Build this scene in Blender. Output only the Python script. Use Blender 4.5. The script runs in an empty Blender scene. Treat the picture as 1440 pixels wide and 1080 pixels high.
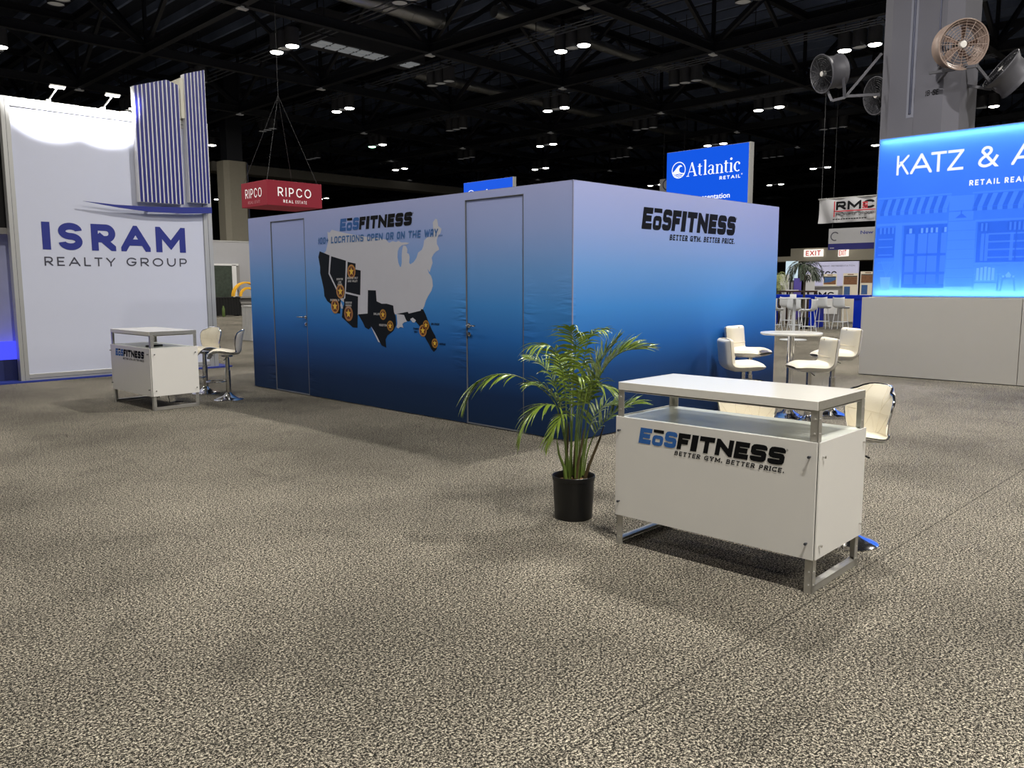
# Trade-show hall: blue booth, counters, stools, signs, dark trussed ceiling.
# World axes follow the hall grid: +X and +Y both recede from the camera. Metres.
import bpy, bmesh, math, random
from mathutils import Vector, Matrix
R = math.radians
random.seed(7)
scene = bpy.context.scene
col = scene.collection

# light levels
EXPOSURE = 0.0
CAN_W = 480.0; CAN_C = (1.0, .955, .875); LIGHT_R = 40.0
GAIN = {(-2, -4): 1.9, (-1, -3): 3.4, (-2, -2): .50, (-3, -3): .30, (-1, -5): 1.1, (-3, -5): .4, (0, -4): 1.0, (-4, -4): .3, (-4, -2): .3, (-3, -1): .3, (0, -2): .6, (-1, -1): .5}
SPOT_W = 150.0
LED_W = (48.0, 28.0)
WORLD = .012
KBLUE = ((.065, .24, .78, 1), (.11, .33, .88, 1), (.045, .175, .62, 1), (.22, .48, 1.0, 1)); KGLOW = (.50, .50, .50, .58)
# ------------------------------------------------------------------ materials
def lin(c):
    c = c / 255.0
    return c / 12.92 if c <= 0.04045 else ((c + 0.055) / 1.055) ** 2.4
def rgb(r, g, b):
    return (lin(r), lin(g), lin(b), 1.0)
MATS = {}
def mat(name, c, rough=0.6, metal=0.0, emit=None, es=0.0, var=0.06, vs=6.0, spec=0.5, coat=0.0,
        bump=0.0, bs=60.0, trans=0.0, alpha=1.0):
    """principled material with a little procedural variation in colour (and bump)"""
    if name in MATS: return MATS[name]
    m = bpy.data.materials.new(name); m.use_nodes = True
    nt = m.node_tree; b = nt.nodes['Principled BSDF']
    b.inputs['Roughness'].default_value = rough
    b.inputs['Metallic'].default_value = metal
    b.inputs['Specular IOR Level'].default_value = spec
    b.inputs['Coat Weight'].default_value = coat
    b.inputs['Transmission Weight'].default_value = trans
    b.inputs['Alpha'].default_value = alpha
    tc = nt.nodes.new('ShaderNodeTexCoord')
    nz = nt.nodes.new('ShaderNodeTexNoise'); nz.inputs['Scale'].default_value = vs
    nz.inputs['Detail'].default_value = 3.0
    nt.links.new(tc.outputs['Object'], nz.inputs['Vector'])
    mx = nt.nodes.new('ShaderNodeMix'); mx.data_type = 'RGBA'
    mx.inputs['A'].default_value = tuple(v * (1 - var) for v in c[:3]) + (1,)
    mx.inputs['B'].default_value = tuple(min(1, v * (1 + var)) for v in c[:3]) + (1,)
    nt.links.new(nz.outputs['Fac'], mx.inputs['Factor'])
    nt.links.new(mx.outputs['Result'], b.inputs['Base Color'])
    if bump:
        n2 = nt.nodes.new('ShaderNodeTexNoise'); n2.inputs['Scale'].default_value = bs
        nt.links.new(tc.outputs['Object'], n2.inputs['Vector'])
        bp = nt.nodes.new('ShaderNodeBump'); bp.inputs['Strength'].default_value = bump
        bp.inputs['Distance'].default_value = 0.01
        nt.links.new(n2.outputs['Fac'], bp.inputs['Height'])
        nt.links.new(bp.outputs['Normal'], b.inputs['Normal'])
    if emit is not None:
        b.inputs['Emission Color'].default_value = emit
        b.inputs['Emission Strength'].default_value = es
    MATS[name] = m
    return m

def carpet_material():
    m = bpy.data.materials.new('speckled carpet'); m.use_nodes = True
    nt = m.node_tree; N = nt.nodes; L = nt.links; b = N['Principled BSDF']
    b.inputs['Roughness'].default_value = 0.95; b.inputs['Specular IOR Level'].default_value = 0.12
    tc = N.new('ShaderNodeTexCoord')
    n1 = N.new('ShaderNodeTexNoise'); n1.inputs['Scale'].default_value = 100; n1.inputs['Detail'].default_value = 4.5
    n1.inputs['Roughness'].default_value = 0.9
    L.new(tc.outputs['Object'], n1.inputs['Vector'])
    rp = N.new('ShaderNodeValToRGB'); e = rp.color_ramp.elements
    e[0].position = 0.455; e[0].color = CARPET[0]
    e[1].position = 0.575; e[1].color = CARPET[2]
    k = rp.color_ramp.elements.new(0.515); k.color = CARPET[1]
    # a coarser tuft pattern on top, so the speckle still reads further off
    n4 = N.new('ShaderNodeTexNoise'); n4.inputs['Scale'].default_value = 48; n4.inputs['Detail'].default_value = 2
    n4.inputs['Roughness'].default_value = 0.8
    L.new(tc.outputs['Object'], n4.inputs['Vector'])
    g1 = N.new('ShaderNodeMapRange'); g1.inputs['From Min'].default_value = 0.25; g1.inputs['From Max'].default_value = 0.75
    g1.inputs['To Min'].default_value = -0.045; g1.inputs['To Max'].default_value = 0.045
    L.new(n4.outputs['Fac'], g1.inputs['Value'])
    g2 = N.new('ShaderNodeMath'); g2.operation = 'ADD'; L.new(n1.outputs['Fac'], g2.inputs[0]); L.new(g1.outputs[0], g2.inputs[1])
    L.new(g2.outputs[0], rp.inputs['Fac'])
    # trodden patches, sweeping marks and scuffs that belong to the carpet itself
    n2 = N.new('ShaderNodeTexNoise'); n2.inputs['Scale'].default_value = 0.55; n2.inputs['Detail'].default_value = 4
    L.new(tc.outputs['Object'], n2.inputs['Vector'])
    r2 = N.new('ShaderNodeMapRange'); r2.inputs['From Min'].default_value = 0.34; r2.inputs['From Max'].default_value = 0.66
    r2.inputs['To Min'].default_value = 0.68; r2.inputs['To Max'].default_value = 1.22
    L.new(n2.outputs['Fac'], r2.inputs['Value'])
    n3 = N.new('ShaderNodeTexNoise'); n3.inputs['Scale'].default_value = 2.6; n3.inputs['Detail'].default_value = 5
    n3.inputs['Distortion'].default_value = 0.8
    L.new(tc.outputs['Object'], n3.inputs['Vector'])
    r3 = N.new('ShaderNodeMapRange'); r3.inputs['From Min'].default_value = 0.30; r3.inputs['From Max'].default_value = 0.46
    r3.inputs['To Min'].default_value = 0.80; r3.inputs['To Max'].default_value = 1.0
    L.new(n3.outputs['Fac'], r3.inputs['Value'])
    # seam between two carpet lengths along Y = 1.72
    sx = N.new('ShaderNodeSeparateXYZ'); L.new(tc.outputs['Object'], sx.inputs['Vector'])
    s1 = N.new('ShaderNodeMath'); s1.operation = 'SUBTRACT'; s1.inputs[1].default_value = 1.72
    L.new(sx.outputs['Y'], s1.inputs[0])
    s2 = N.new('ShaderNodeMath'); s2.operation = 'ABSOLUTE'; L.new(s1.outputs[0], s2.inputs[0])
    s3 = N.new('ShaderNodeMapRange'); s3.inputs['From Min'].default_value = 0.002; s3.inputs['From Max'].default_value = 0.008
    s3.inputs['To Min'].default_value = 0.45; s3.inputs['To Max'].default_value = 1.0
    L.new(s2.outputs[0], s3.inputs['Value'])
    a = N.new('ShaderNodeMath'); a.operation = 'MULTIPLY'; L.new(r2.outputs[0], a.inputs[0]); L.new(r3.outputs[0], a.inputs[1])
    a2 = N.new('ShaderNodeMath'); a2.operation = 'MULTIPLY'; L.new(a.outputs[0], a2.inputs[0]); L.new(s3.outputs[0], a2.inputs[1])
    vm = N.new('ShaderNodeVectorMath'); vm.operation = 'SCALE'
    L.new(rp.outputs['Color'], vm.inputs[0]); L.new(a2.outputs[0], vm.inputs['Scale'])
    L.new(vm.outputs['Vector'], b.inputs['Base Color'])
    bp = N.new('ShaderNodeBump'); bp.inputs['Strength'].default_value = 0.15; bp.inputs['Distance'].default_value = 0.003
    L.new(n1.outputs['Fac'], bp.inputs['Height']); L.new(bp.outputs['Normal'], b.inputs['Normal'])
    return m
CARPET = ((0.007, 0.006, 0.005, 1), (0.062, 0.057, 0.048, 1), (0.60, 0.545, 0.44, 1))

def booth_fabric(axis, edges):
    """printed fabric: blue print fading from lilac grey (top) to navy (bottom); creases gather at door edges"""
    m = bpy.data.materials.new('printed booth fabric'); m.use_nodes = True
    nt = m.node_tree; N = nt.nodes; L = nt.links; b = N['Principled BSDF']
    b.inputs['Roughness'].default_value = 0.62; b.inputs['Specular IOR Level'].default_value = 0.25
    tc = N.new('ShaderNodeTexCoord'); sx = N.new('ShaderNodeSeparateXYZ')
    L.new(tc.outputs['Object'], sx.inputs['Vector'])
    mr = N.new('ShaderNodeMapRange'); mr.inputs['From Max'].default_value = 2.6
    L.new(sx.outputs['Z'], mr.inputs['Value'])
    rp = N.new('ShaderNodeValToRGB'); cr = rp.color_ramp
    st = PRINT
    cr.elements[0].position = st[0][0]; cr.elements[0].color = rgb(*st[0][1])
    cr.elements[1].position = st[-1][0]; cr.elements[1].color = rgb(*st[-1][1])
    for p, c in st[1:-1]:
        e = cr.elements.new(p); e.color = rgb(*c)
    L.new(mr.outputs[0], rp.inputs['Fac']); L.new(rp.outputs['Color'], b.inputs['Base Color'])
    # creases
    mp = N.new('ShaderNodeMapping')
    mp.inputs['Scale'].default_value = (2.2, 2.2, 13.0)
    L.new(tc.outputs['Object'], mp.inputs['Vector'])
    nz = N.new('ShaderNodeTexNoise'); nz.inputs['Scale'].default_value = 1.0; nz.inputs['Detail'].default_value = 2.0
    nz.inputs['Distortion'].default_value = 0.5
    L.new(mp.outputs['Vector'], nz.inputs['Vector'])
    mask = None
    for (e0, zlo, zhi, amp) in edges:
        d = N.new('ShaderNodeMath'); d.operation = 'SUBTRACT'; d.inputs[1].default_value = e0
        L.new(sx.outputs[axis], d.inputs[0])
        ab = N.new('ShaderNodeMath'); ab.operation = 'ABSOLUTE'; L.new(d.outputs[0], ab.inputs[0])
        f = N.new('ShaderNodeMapRange'); f.interpolation_type = 'SMOOTHSTEP'
        f.inputs['From Max'].default_value = 0.34; f.inputs['To Min'].default_value = amp; f.inputs['To Max'].default_value = 0.0
        L.new(ab.outputs[0], f.inputs['Value'])
        z1 = N.new('ShaderNodeMapRange'); z1.interpolation_type = 'SMOOTHSTEP'
        z1.inputs['From Min'].default_value = zlo - 0.25; z1.inputs['From Max'].default_value = zlo + 0.1
        L.new(sx.outputs['Z'], z1.inputs['Value'])
        z2 = N.new('ShaderNodeMapRange'); z2.interpolation_type = 'SMOOTHSTEP'
        z2.inputs['From Min'].default_value = zhi - 0.2; z2.inputs['From Max'].default_value = zhi + 0.3
        z2.inputs['To Min'].default_value = 1; z2.inputs['To Max'].default_value = 0
        L.new(sx.outputs['Z'], z2.inputs['Value'])
        q = N.new('ShaderNodeMath'); q.operation = 'MULTIPLY'; L.new(z1.outputs[0], q.inputs[0]); L.new(z2.outputs[0], q.inputs[1])
        q2 = N.new('ShaderNodeMath'); q2.operation = 'MULTIPLY'; L.new(q.outputs[0], q2.inputs[0]); L.new(f.outputs[0], q2.inputs[1])
        if mask is None: mask = q2
        else:
            s = N.new('ShaderNodeMath'); s.operation = 'MAXIMUM'; L.new(mask.outputs[0], s.inputs[0]); L.new(q2.outputs[0], s.inputs[1]); mask = s
    bs = N.new('ShaderNodeMath'); bs.operation = 'ADD'; bs.inputs[1].default_value = 0.012
    L.new(mask.outputs[0], bs.inputs[0])
    h = N.new('ShaderNodeMath'); h.operation = 'MULTIPLY'; L.new(nz.outputs['Fac'], h.inputs[0]); L.new(bs.outputs[0], h.inputs[1])
    bp = N.new('ShaderNodeBump'); bp.inputs['Strength'].default_value = 1.0; bp.inputs['Distance'].default_value = 0.035
    L.new(h.outputs[0], bp.inputs['Height']); L.new(bp.outputs['Normal'], b.inputs['Normal'])
    return m
PRINT = [(0.0, (17, 42, 76)), (0.14, (18, 48, 92)), (0.27, (25, 76, 142)), (0.39, (40, 112, 196)), (0.52, (70, 146, 226)),
         (0.67, (114, 166, 234)), (0.83, (156, 178, 236)), (1.0, (178, 187, 238))]

def emis(name, c, s):
    return mat(name, (c[0] * .04, c[1] * .04, c[2] * .04, 1), 0.6, emit=c, es=s, spec=.2)

def glow_sheet(name, c, s, tr=0.9):
    """back-lit fabric: passes the light of the LED strips behind it and carries an even inner glow"""
    m = bpy.data.materials.new(name); m.use_nodes = True
    nt = m.node_tree; N = nt.nodes; L = nt.links
    N.remove(N['Principled BSDF']); out = N['Material Output']
    tc = N.new('ShaderNodeTexCoord'); nz = N.new('ShaderNodeTexNoise'); nz.inputs['Scale'].default_value = 1.2
    L.new(tc.outputs['Object'], nz.inputs['Vector'])
    mr = N.new('ShaderNodeMapRange'); mr.inputs['To Min'].default_value = s * 0.9; mr.inputs['To Max'].default_value = s * 1.1
    L.new(nz.outputs['Fac'], mr.inputs['Value'])
    e = N.new('ShaderNodeEmission'); e.inputs['Color'].default_value = c; L.new(mr.outputs[0], e.inputs['Strength'])
    t = N.new('ShaderNodeBsdfTranslucent'); t.inputs['Color'].default_value = tuple(min(1, v * 0.6 + 0.25) * tr for v in c[:3]) + (1,)
    a = N.new('ShaderNodeAddShader'); L.new(e.outputs[0], a.inputs[0]); L.new(t.outputs[0], a.inputs[1])
    L.new(a.outputs[0], out.inputs['Surface'])
    return m

M = dict(
    white=mat('white laminate', rgb(226, 224, 220), 0.35, var=.02),
    whitetop=mat('white gloss top', rgb(228, 226, 220), 0.16, var=.02, spec=.6),
    shelf=mat('frosted shelf', rgb(212, 216, 208), 0.30, var=.02, spec=.4),
    alu=mat('brushed aluminium', rgb(186, 184, 178), 0.34, .65, vs=40, var=.10),
    frame=mat('pale aluminium profile', rgb(190, 190, 188), 0.40, 0.55, var=.03),
    groove=mat('dark groove', rgb(60, 62, 70), 0.6),
    steel=mat('satin steel', rgb(205, 203, 198), 0.25, 1.0),
    chrome=mat('chrome', rgb(222, 222, 224), 0.12, 1.0, var=.01),
    cream=mat('cream leatherette', rgb(236, 228, 208), 0.42, var=.03, bump=.15, bs=140),
    seam=mat('cream seam', rgb(222, 212, 190), 0.55),
    shellback=mat('pale shell back', rgb(208, 204, 198), 0.40, var=.03),
    shadedback=mat('shaded cream leatherette', rgb(206, 202, 194), 0.5, var=.05, bump=.2, bs=30),  # outer cover is cream too; its shade is put into this greyer colour
    black=mat('black plastic', rgb(16, 16, 17), 0.35, var=.1),
    blackmatte=mat('black matte', rgb(14, 14, 15), 0.8, var=.1),
    soil=mat('potting soil', rgb(112, 84, 52), 0.95, var=.5, vs=60, bump=.8, bs=80),
    stem=mat('palm stem', rgb(92, 112, 48), 0.45, var=.25, vs=14),
    sheath=mat('brown palm sheath', rgb(70, 58, 32), 0.7, var=.4, vs=18),
    leaf=mat('palm leaf', rgb(114, 136, 46), 0.28, var=.38, vs=9, spec=.7),
    darkleaf=mat('dark palm leaf', rgb(30, 46, 24), 0.45, var=.4, vs=5),
    paleleaf=mat('pale green leaf', rgb(150, 158, 104), 0.6, var=.35, vs=6),
    trunk=mat('palm trunk', rgb(70, 62, 50), 0.8, var=.3),
    ink=mat('black print', rgb(13, 14, 17), 0.65, var=.05, spec=.15),
    mapdark=mat('charcoal print', rgb(20, 26, 36), 0.65, var=.06, spec=.15),
    mapgrey=mat('grey map print', rgb(206, 208, 222), 0.62, var=.03),
    blueprint=mat('blue print', rgb(42, 100, 176), 0.55, var=.05),
    bluehead=mat('blue headline print', rgb(60, 112, 178), 0.55, var=.05),
    star=mat('yellow star print', rgb(240, 200, 70), 0.5),
    bcopper=mat('copper badge print', rgb(196, 140, 84), 0.5, var=.1),
    bred=mat('brown red badge print', rgb(104, 48, 26), 0.5, var=.1),
    bgold=mat('gold badge print', rgb(206, 156, 58), 0.5, var=.1),
    tiny=mat('pale print', rgb(205, 206, 210), 0.6),
    panel=mat('matte white panel', rgb(204, 208, 226), 0.45, var=.015),
    navy=mat('navy blue print', rgb(32, 44, 134), 0.45, var=.05),
    slate=mat('slate print', rgb(62, 62, 76), 0.5, var=.04),
    stripe=mat('blue slat', rgb(24, 29, 116), 0.4, var=.06),
    slatwhite=mat('white slat', rgb(222, 222, 226), 0.45, var=.02),
    creamwall=mat('cream board', rgb(206, 202, 186), 0.6, var=.03),
    platblue=mat('royal blue carpet', rgb(34, 52, 140), 0.85, var=.1, bump=.3, bs=120),
    taupe=mat('taupe laminate', rgb(168, 165, 160), 0.5, var=.02),
    led=emis('cyan led', (0.35, 0.75, 1.0, 1), 6.0),
    concrete=mat('painted concrete', rgb(96, 96, 106), 0.75, var=.05, vs=2, bump=.1, bs=15),
    conduit=mat('dark conduit', rgb(52, 56, 76), 0.5, .3),
    fanmetal=mat('galvanised fan drum', rgb(88, 88, 95), 0.5, .3, var=.08),
    fanpink=mat('beige fan drum', rgb(146, 128, 119), 0.5, .1, var=.06),
    fandark=mat('dark fan mesh', rgb(46, 46, 50), 0.6, .4),
    fanwhite=mat('white hub', rgb(225, 222, 218), 0.4),
    red=mat('crimson sign fabric', rgb(138, 22, 44), 0.7, emit=rgb(160, 28, 52), es=0.10),  # faint emission stands in for light falling on the sign's underside
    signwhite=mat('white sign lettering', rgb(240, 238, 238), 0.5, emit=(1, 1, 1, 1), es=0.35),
    signfaint=mat('faint sign lettering', rgb(214, 150, 158), 0.5),
    screenblue=emis('blue screen', (0.0, 0.095, 0.80, 1), 0.95),
    screenwhite=emis('white screen lettering', (0.92, 0.96, 1.0, 1), 1.1),
    wire=mat('thin steel wire', rgb(70, 70, 72), 0.6, .4),
    steelblack=mat('black painted steel', rgb(30, 33, 43), 0.5, var=.2, vs=1.5),
    deck=mat('roof deck', rgb(36, 42, 58), 0.8, var=.3, vs=.6),
    joist=mat('roof joist', rgb(120, 134, 168), 0.7, var=.5, vs=.5),
    hallwall=mat('dark hall wall', rgb(70, 68, 66), 0.9, var=.1, vs=.4),
    ductm=mat('galvanised duct', rgb(170, 172, 176), 0.32, .9, var=.12, vs=3),
    pipe=mat('grey pipe', rgb(112, 116, 128), 0.45, .5),
    can=mat('black lamp can', rgb(76, 78, 86), 0.5, var=.1),
    lit=emis('lit lamp lens', (1.0, 0.97, 0.86, 1), 14.0),
    litgreen=emis('greenish lamp lens', (0.45, 1.0, 0.62, 1), 6.0),
    unlit=mat('unlit lamp lens', rgb(190, 190, 186), 0.25, emit=(1, 1, 1, 1), es=0.05),
    fixture=mat('pale fixture', rgb(190, 190, 190), 0.5, emit=(1, 1, 1, 1), es=0.03),
    beam=mat('grey bulkhead', rgb(120, 116, 110), 0.8, var=.06),
    beige=mat('beige header', rgb(176, 170, 154), 0.75, var=.04),
    exitface=mat('exit sign face', rgb(245, 238, 230), 0.4, emit=(1.0, .93, .86, 1), es=0.9),
    exitred=mat('exit red', rgb(200, 40, 40), 0.5, emit=rgb(200, 50, 45), es=0.5),
    banner=mat('white banner cloth', rgb(168, 168, 172), 0.7, var=.03, bump=.3, bs=3),
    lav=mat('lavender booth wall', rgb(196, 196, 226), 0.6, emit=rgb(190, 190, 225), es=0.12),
    grey=mat('mid grey laminate', rgb(140, 138, 136), 0.6),
    cobalt=mat('cobalt blue laminate', rgb(4, 44, 178), 0.4, emit=rgb(4, 40, 170), es=0.05, spec=.2),
    plasticwhite=mat('white stool plastic', rgb(216, 220, 226), 0.35, var=.02),
    poster=mat('poster paper', rgb(232, 222, 200), 0.6),
    postersky=mat('poster sky print', rgb(60, 96, 150), 0.6, var=.25, vs=9),
    posterbrown=mat('poster buildings print', rgb(128, 88, 58), 0.6, var=.5, vs=16),
    posterwhite=mat('poster white print', rgb(226, 226, 226), 0.6),
    green=mat('garden picture', rgb(50, 60, 50), 0.5, var=.8, vs=7, emit=rgb(40, 52, 42), es=.10),
    yellow=mat('yellow foam', rgb(236, 176, 36), 0.5, var=.08),
    drape=mat('white drape', rgb(204, 204, 204), 0.7, var=.05),
    blackcloth=mat('black table skirt', rgb(18, 18, 19), 0.9, var=.2),
    lime=mat('lime bottle', rgb(84, 104, 52), 0.4),
    walnut=mat('dark wood', rgb(60, 40, 30), 0.5, var=.2),
    alcove=mat('pale alcove wall', rgb(176, 180, 214), 0.5),
    ledblue=emis('blue led panel', (0.05, 0.06, 1.0, 1), 1.5),
    louvre=mat('white louvre', rgb(205, 212, 222), 0.5, emit=(.9, .95, 1, 1), es=.10),  # emission stands in for lamp light reflected off the louvre
)

# ------------------------------------------------------------------ mesh builder
def mrot(rz=0, rx=0, ry=0):
    return Matrix.Rotation(rz, 4, 'Z') @ Matrix.Rotation(ry, 4, 'Y') @ Matrix.Rotation(rx, 4, 'X')
class MB:
    def __init__(s): s.v = []; s.f = []
    def add(s, vs, fs):
        n = len(s.v); s.v += [tuple(p) for p in vs]; s.f += [tuple(i + n for i in f) for f in fs]
        return s
    def box(s, a, b, rot=None, piv=None):
        x0, y0, z0 = a; x1, y1, z1 = b
        vs = [Vector(p) for p in ((x0, y0, z0), (x1, y0, z0), (x1, y1, z0), (x0, y1, z0), (x0, y0, z1), (x1, y0, z1), (x1, y1, z1), (x0, y1, z1))]
        if rot is not None:
            c = Vector(piv) if piv else (Vector(a) + Vector(b)) / 2
            vs = [rot @ (p - c) + c for p in vs]
        return s.add(vs, [(3, 2, 1, 0), (4, 5, 6, 7), (0, 1, 5, 4), (1, 2, 6, 5), (2, 3, 7, 6), (3, 0, 4, 7)])
    def bar(s, p, q, w, h=None, up=(0, 0, 1)):
        h = h or w; p = Vector(p); q = Vector(q); d = (q - p).normalized(); u = Vector(up)
        if abs(d.dot(u)) > .98: u = Vector((1, 0, 0))
        r = d.cross(u).normalized() * w / 2; u = r.cross(d).normalized() * h / 2
        vs = [p - r - u, p + r - u, p + r + u, p - r + u, q - r - u, q + r - u, q + r + u, q - r + u]
        return s.add(vs, [(3, 2, 1, 0), (4, 5, 6, 7), (0, 1, 5, 4), (1, 2, 6, 5), (2, 3, 7, 6), (3, 0, 4, 7)])
    def tube(s, pts, r, n=8, caps=True, closed=False):
        pts = [Vector(p) for p in pts]; k = len(pts)
        rs = r if isinstance(r, (list, tuple)) else [r] * k
        vs = []; fs = []; prev = None
        for i, p in enumerate(pts):
            a = pts[(i - 1) % k] if (i > 0 or closed) else p
            b = pts[(i + 1) % k] if (i < k - 1 or closed) else p
            t = (b - a).normalized()
            if prev is None:
                u = t.orthogonal().normalized()
            else:
                u = (prev - t * prev.dot(t))
                u = u.normalized() if u.length > 1e-6 else t.orthogonal().normalized()
            prev = u; w = t.cross(u)
            for j in range(n):
                an = 2 * math.pi * j / n
                vs.append(p + (u * math.cos(an) + w * math.sin(an)) * rs[i])
        m = k if closed else k - 1
        for i in range(m):
            for j in range(n):
                a = i * n + j; b = i * n + (j + 1) % n; c = ((i + 1) % k) * n + (j + 1) % n; d = ((i + 1) % k) * n + j
                fs.append((a, b, c, d))
        if caps and not closed:
            fs.append(tuple(reversed(range(n)))); fs.append(tuple((k - 1) * n + j for j in range(n)))
        return s.add(vs, fs)
    def lathe(s, prof, c=(0, 0, 0), n=32, mtx=None, caps=True):
        """prof = [(radius, height)...] round the local Z axis"""
        vs = []; fs = []; k = len(prof)
        for (r, z) in prof:
            for j in range(n):
                a = 2 * math.pi * j / n
                p = Vector((r * math.cos(a), r * math.sin(a), z))
                vs.append((mtx @ p if mtx is not None else p) + Vector(c))
        for i in range(k - 1):
            for j in range(n):
                fs.append((i * n + j, i * n + (j + 1) % n, (i + 1) * n + (j + 1) % n, (i + 1) * n + j))
        if caps and prof[0][0] > 1e-6: fs.append(tuple(reversed(range(n))))
        if caps and prof[-1][0] > 1e-6: fs.append(tuple((k - 1) * n + j for j in range(n)))
        return s.add(vs, fs)
    def grid(s, fn, nu, nv):
        vs = [fn(i / nu, j / nv) for j in range(nv + 1) for i in range(nu + 1)]
        fs = [(j * (nu + 1) + i, j * (nu + 1) + i + 1, (j + 1) * (nu + 1) + i + 1, (j + 1) * (nu + 1) + i) for j in range(nv) for i in range(nu)]
        return s.add(vs, fs)
    def poly(s, pts, fr, off=0.0):
        """flat polygon (2D points) on frame fr"""
        return s.add([fr(x, y, off) for x, y in pts], [tuple(range(len(pts)))])
    def prism(s, pts, fr, d0, d1):
        n = len(pts)
        vs = [fr(x, y, d0) for x, y in pts] + [fr(x, y, d1) for x, y in pts]
        fs = [tuple(range(n)), tuple(range(2 * n - 1, n - 1, -1))] + [(i, i + n, (i + 1) % n + n, (i + 1) % n) for i in range(n)]
        return s.add(vs, fs)
    def build(s, name, m, parent=None, smooth=False, bevel=0.0, subsurf=0, solid=0.0, world=True):
        me = bpy.data.meshes.new(name)
        vs = s.v
        if parent is not None and world:
            inv = ROOTM[parent.name].inverted(); vs = [tuple(inv @ Vector(p)) for p in s.v]
        me.from_pydata(vs, [], s.f)
        bm = bmesh.new(); bm.from_mesh(me)
        big = [f for f in bm.faces if len(f.verts) > 4]
        if big: bmesh.ops.triangulate(bm, faces=big)
        bmesh.ops.remove_doubles(bm, verts=bm.verts, dist=1e-6)
        bmesh.ops.recalc_face_normals(bm, faces=bm.faces)
        bm.to_mesh(me); bm.free()
        if smooth:
            me.polygons.foreach_set('use_smooth', [True] * len(me.polygons))
            me.set_sharp_from_angle(angle=R(40))
        me.materials.append(m if not isinstance(m, str) else M[m])
        o = bpy.data.objects.new(name, me); col.objects.link(o)
        if parent is not None:
            o.parent = parent
            ROOTM[o.name] = ROOTM[parent.name]
        else: ROOTM[o.name] = Matrix.Identity(4)
        if solid:
            md = o.modifiers.new('Solid', 'SOLIDIFY'); md.thickness = solid; md.offset = 0
        if bevel:
            md = o.modifiers.new('Bevel', 'BEVEL'); md.width = bevel; md.segments = 2; md.limit_method = 'ANGLE'
        if subsurf:
            md = o.modifiers.new('Sub', 'SUBSURF'); md.levels = subsurf; md.render_levels = subsurf
        return o
ROOTM = {}
def tag(o, label=None, cat=None, group=None, kind=None):
    if label: o['label'] = label
    if cat: o['category'] = cat
    if group: o['group'] = group
    if kind: o['kind'] = kind
    return o
def thing(name, label, cat, loc=(0, 0, 0), rz=0.0, group=None):
    o = bpy.data.objects.new(name, None); col.objects.link(o)
    o.empty_display_size = 0.1
    o.location = loc; o.rotation_euler = (0, 0, rz)
    ROOTM[o.name] = Matrix.Translation(Vector(loc)) @ Matrix.Rotation(rz, 4, 'Z')
    return tag(o, label, cat, group)
def dup(root, loc, rz, label=None, group=None):
    """copy of a thing with copies of its parts and sub-parts"""
    r = root.copy(); col.objects.link(r); r.location = loc; r.rotation_euler = (0, 0, rz)
    ROOTM[r.name] = Matrix.Translation(Vector(loc)) @ Matrix.Rotation(rz, 4, 'Z')
    if label: r['label'] = label
    if group: r['group'] = group
    for ch in list(root.children):
        c = ch.copy(); col.objects.link(c); c.parent = r
        for g in list(ch.children):
            d = g.copy(); col.objects.link(d); d.parent = c
    return r
def frame(o, u, v):
    """maps flat (x, y, offset towards the viewer) onto a plane in the hall"""
    o = Vector(o); u = Vector(u); v = Vector(v); n = u.cross(v)
    return lambda x, y, d=0.0: o + u * x + v * y + n * d
UZ = (0, 0, 1)

# ------------------------------------------------------------------ lettering made of strokes
def arc(p, a, b, n):
    out = []
    for i in range(n + 1):
        t = math.pi / 2 * i / n
        out.append(p + (a - p) * (1 - math.sin(t)) + (b - p) * (1 - math.cos(t)))
    return out
def path(pts, k, n, closed):
    P = [Vector((q[0], q[1])) for q in pts]; F = [len(q) > 2 and bool(q[2]) for q in pts]; m = len(P); out = []
    for i in range(m):
        if not F[i] or (not closed and i in (0, m - 1)): out.append(P[i]); continue
        h, j = (i - 1) % m, (i + 1) % m
        la, lb = (P[h] - P[i]).length, (P[j] - P[i]).length
        ca = la * .5 if F[h] else min(la, lb * .5 if F[j] else lb)
        cb = lb * .5 if F[j] else min(lb, la * .5 if F[h] else la)
        ca *= k; cb *= k
        out += arc(P[i], P[i] + (P[h] - P[i]).normalized() * ca, P[i] + (P[j] - P[i]).normalized() * cb, n)
    res = [out[0]]
    for q in out[1:]:
        if (q - res[-1]).length > 1e-5: res.append(q)
    if closed and (res[0] - res[-1]).length < 1e-5: res.pop()
    return res
def clip(poly, ax, lim, keep_less):
    out = []
    for i in range(len(poly)):
        a, b = poly[i], poly[(i + 1) % len(poly)]
        ia = (a[ax] <= lim) if keep_less else (a[ax] >= lim); ib = (b[ax] <= lim) if keep_less else (b[ax] >= lim)
        if ia: out.append(a)
        if ia != ib:
            t = (lim - a[ax]) / (b[ax] - a[ax]); out.append(a.lerp(b, t))
    return out
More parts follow.
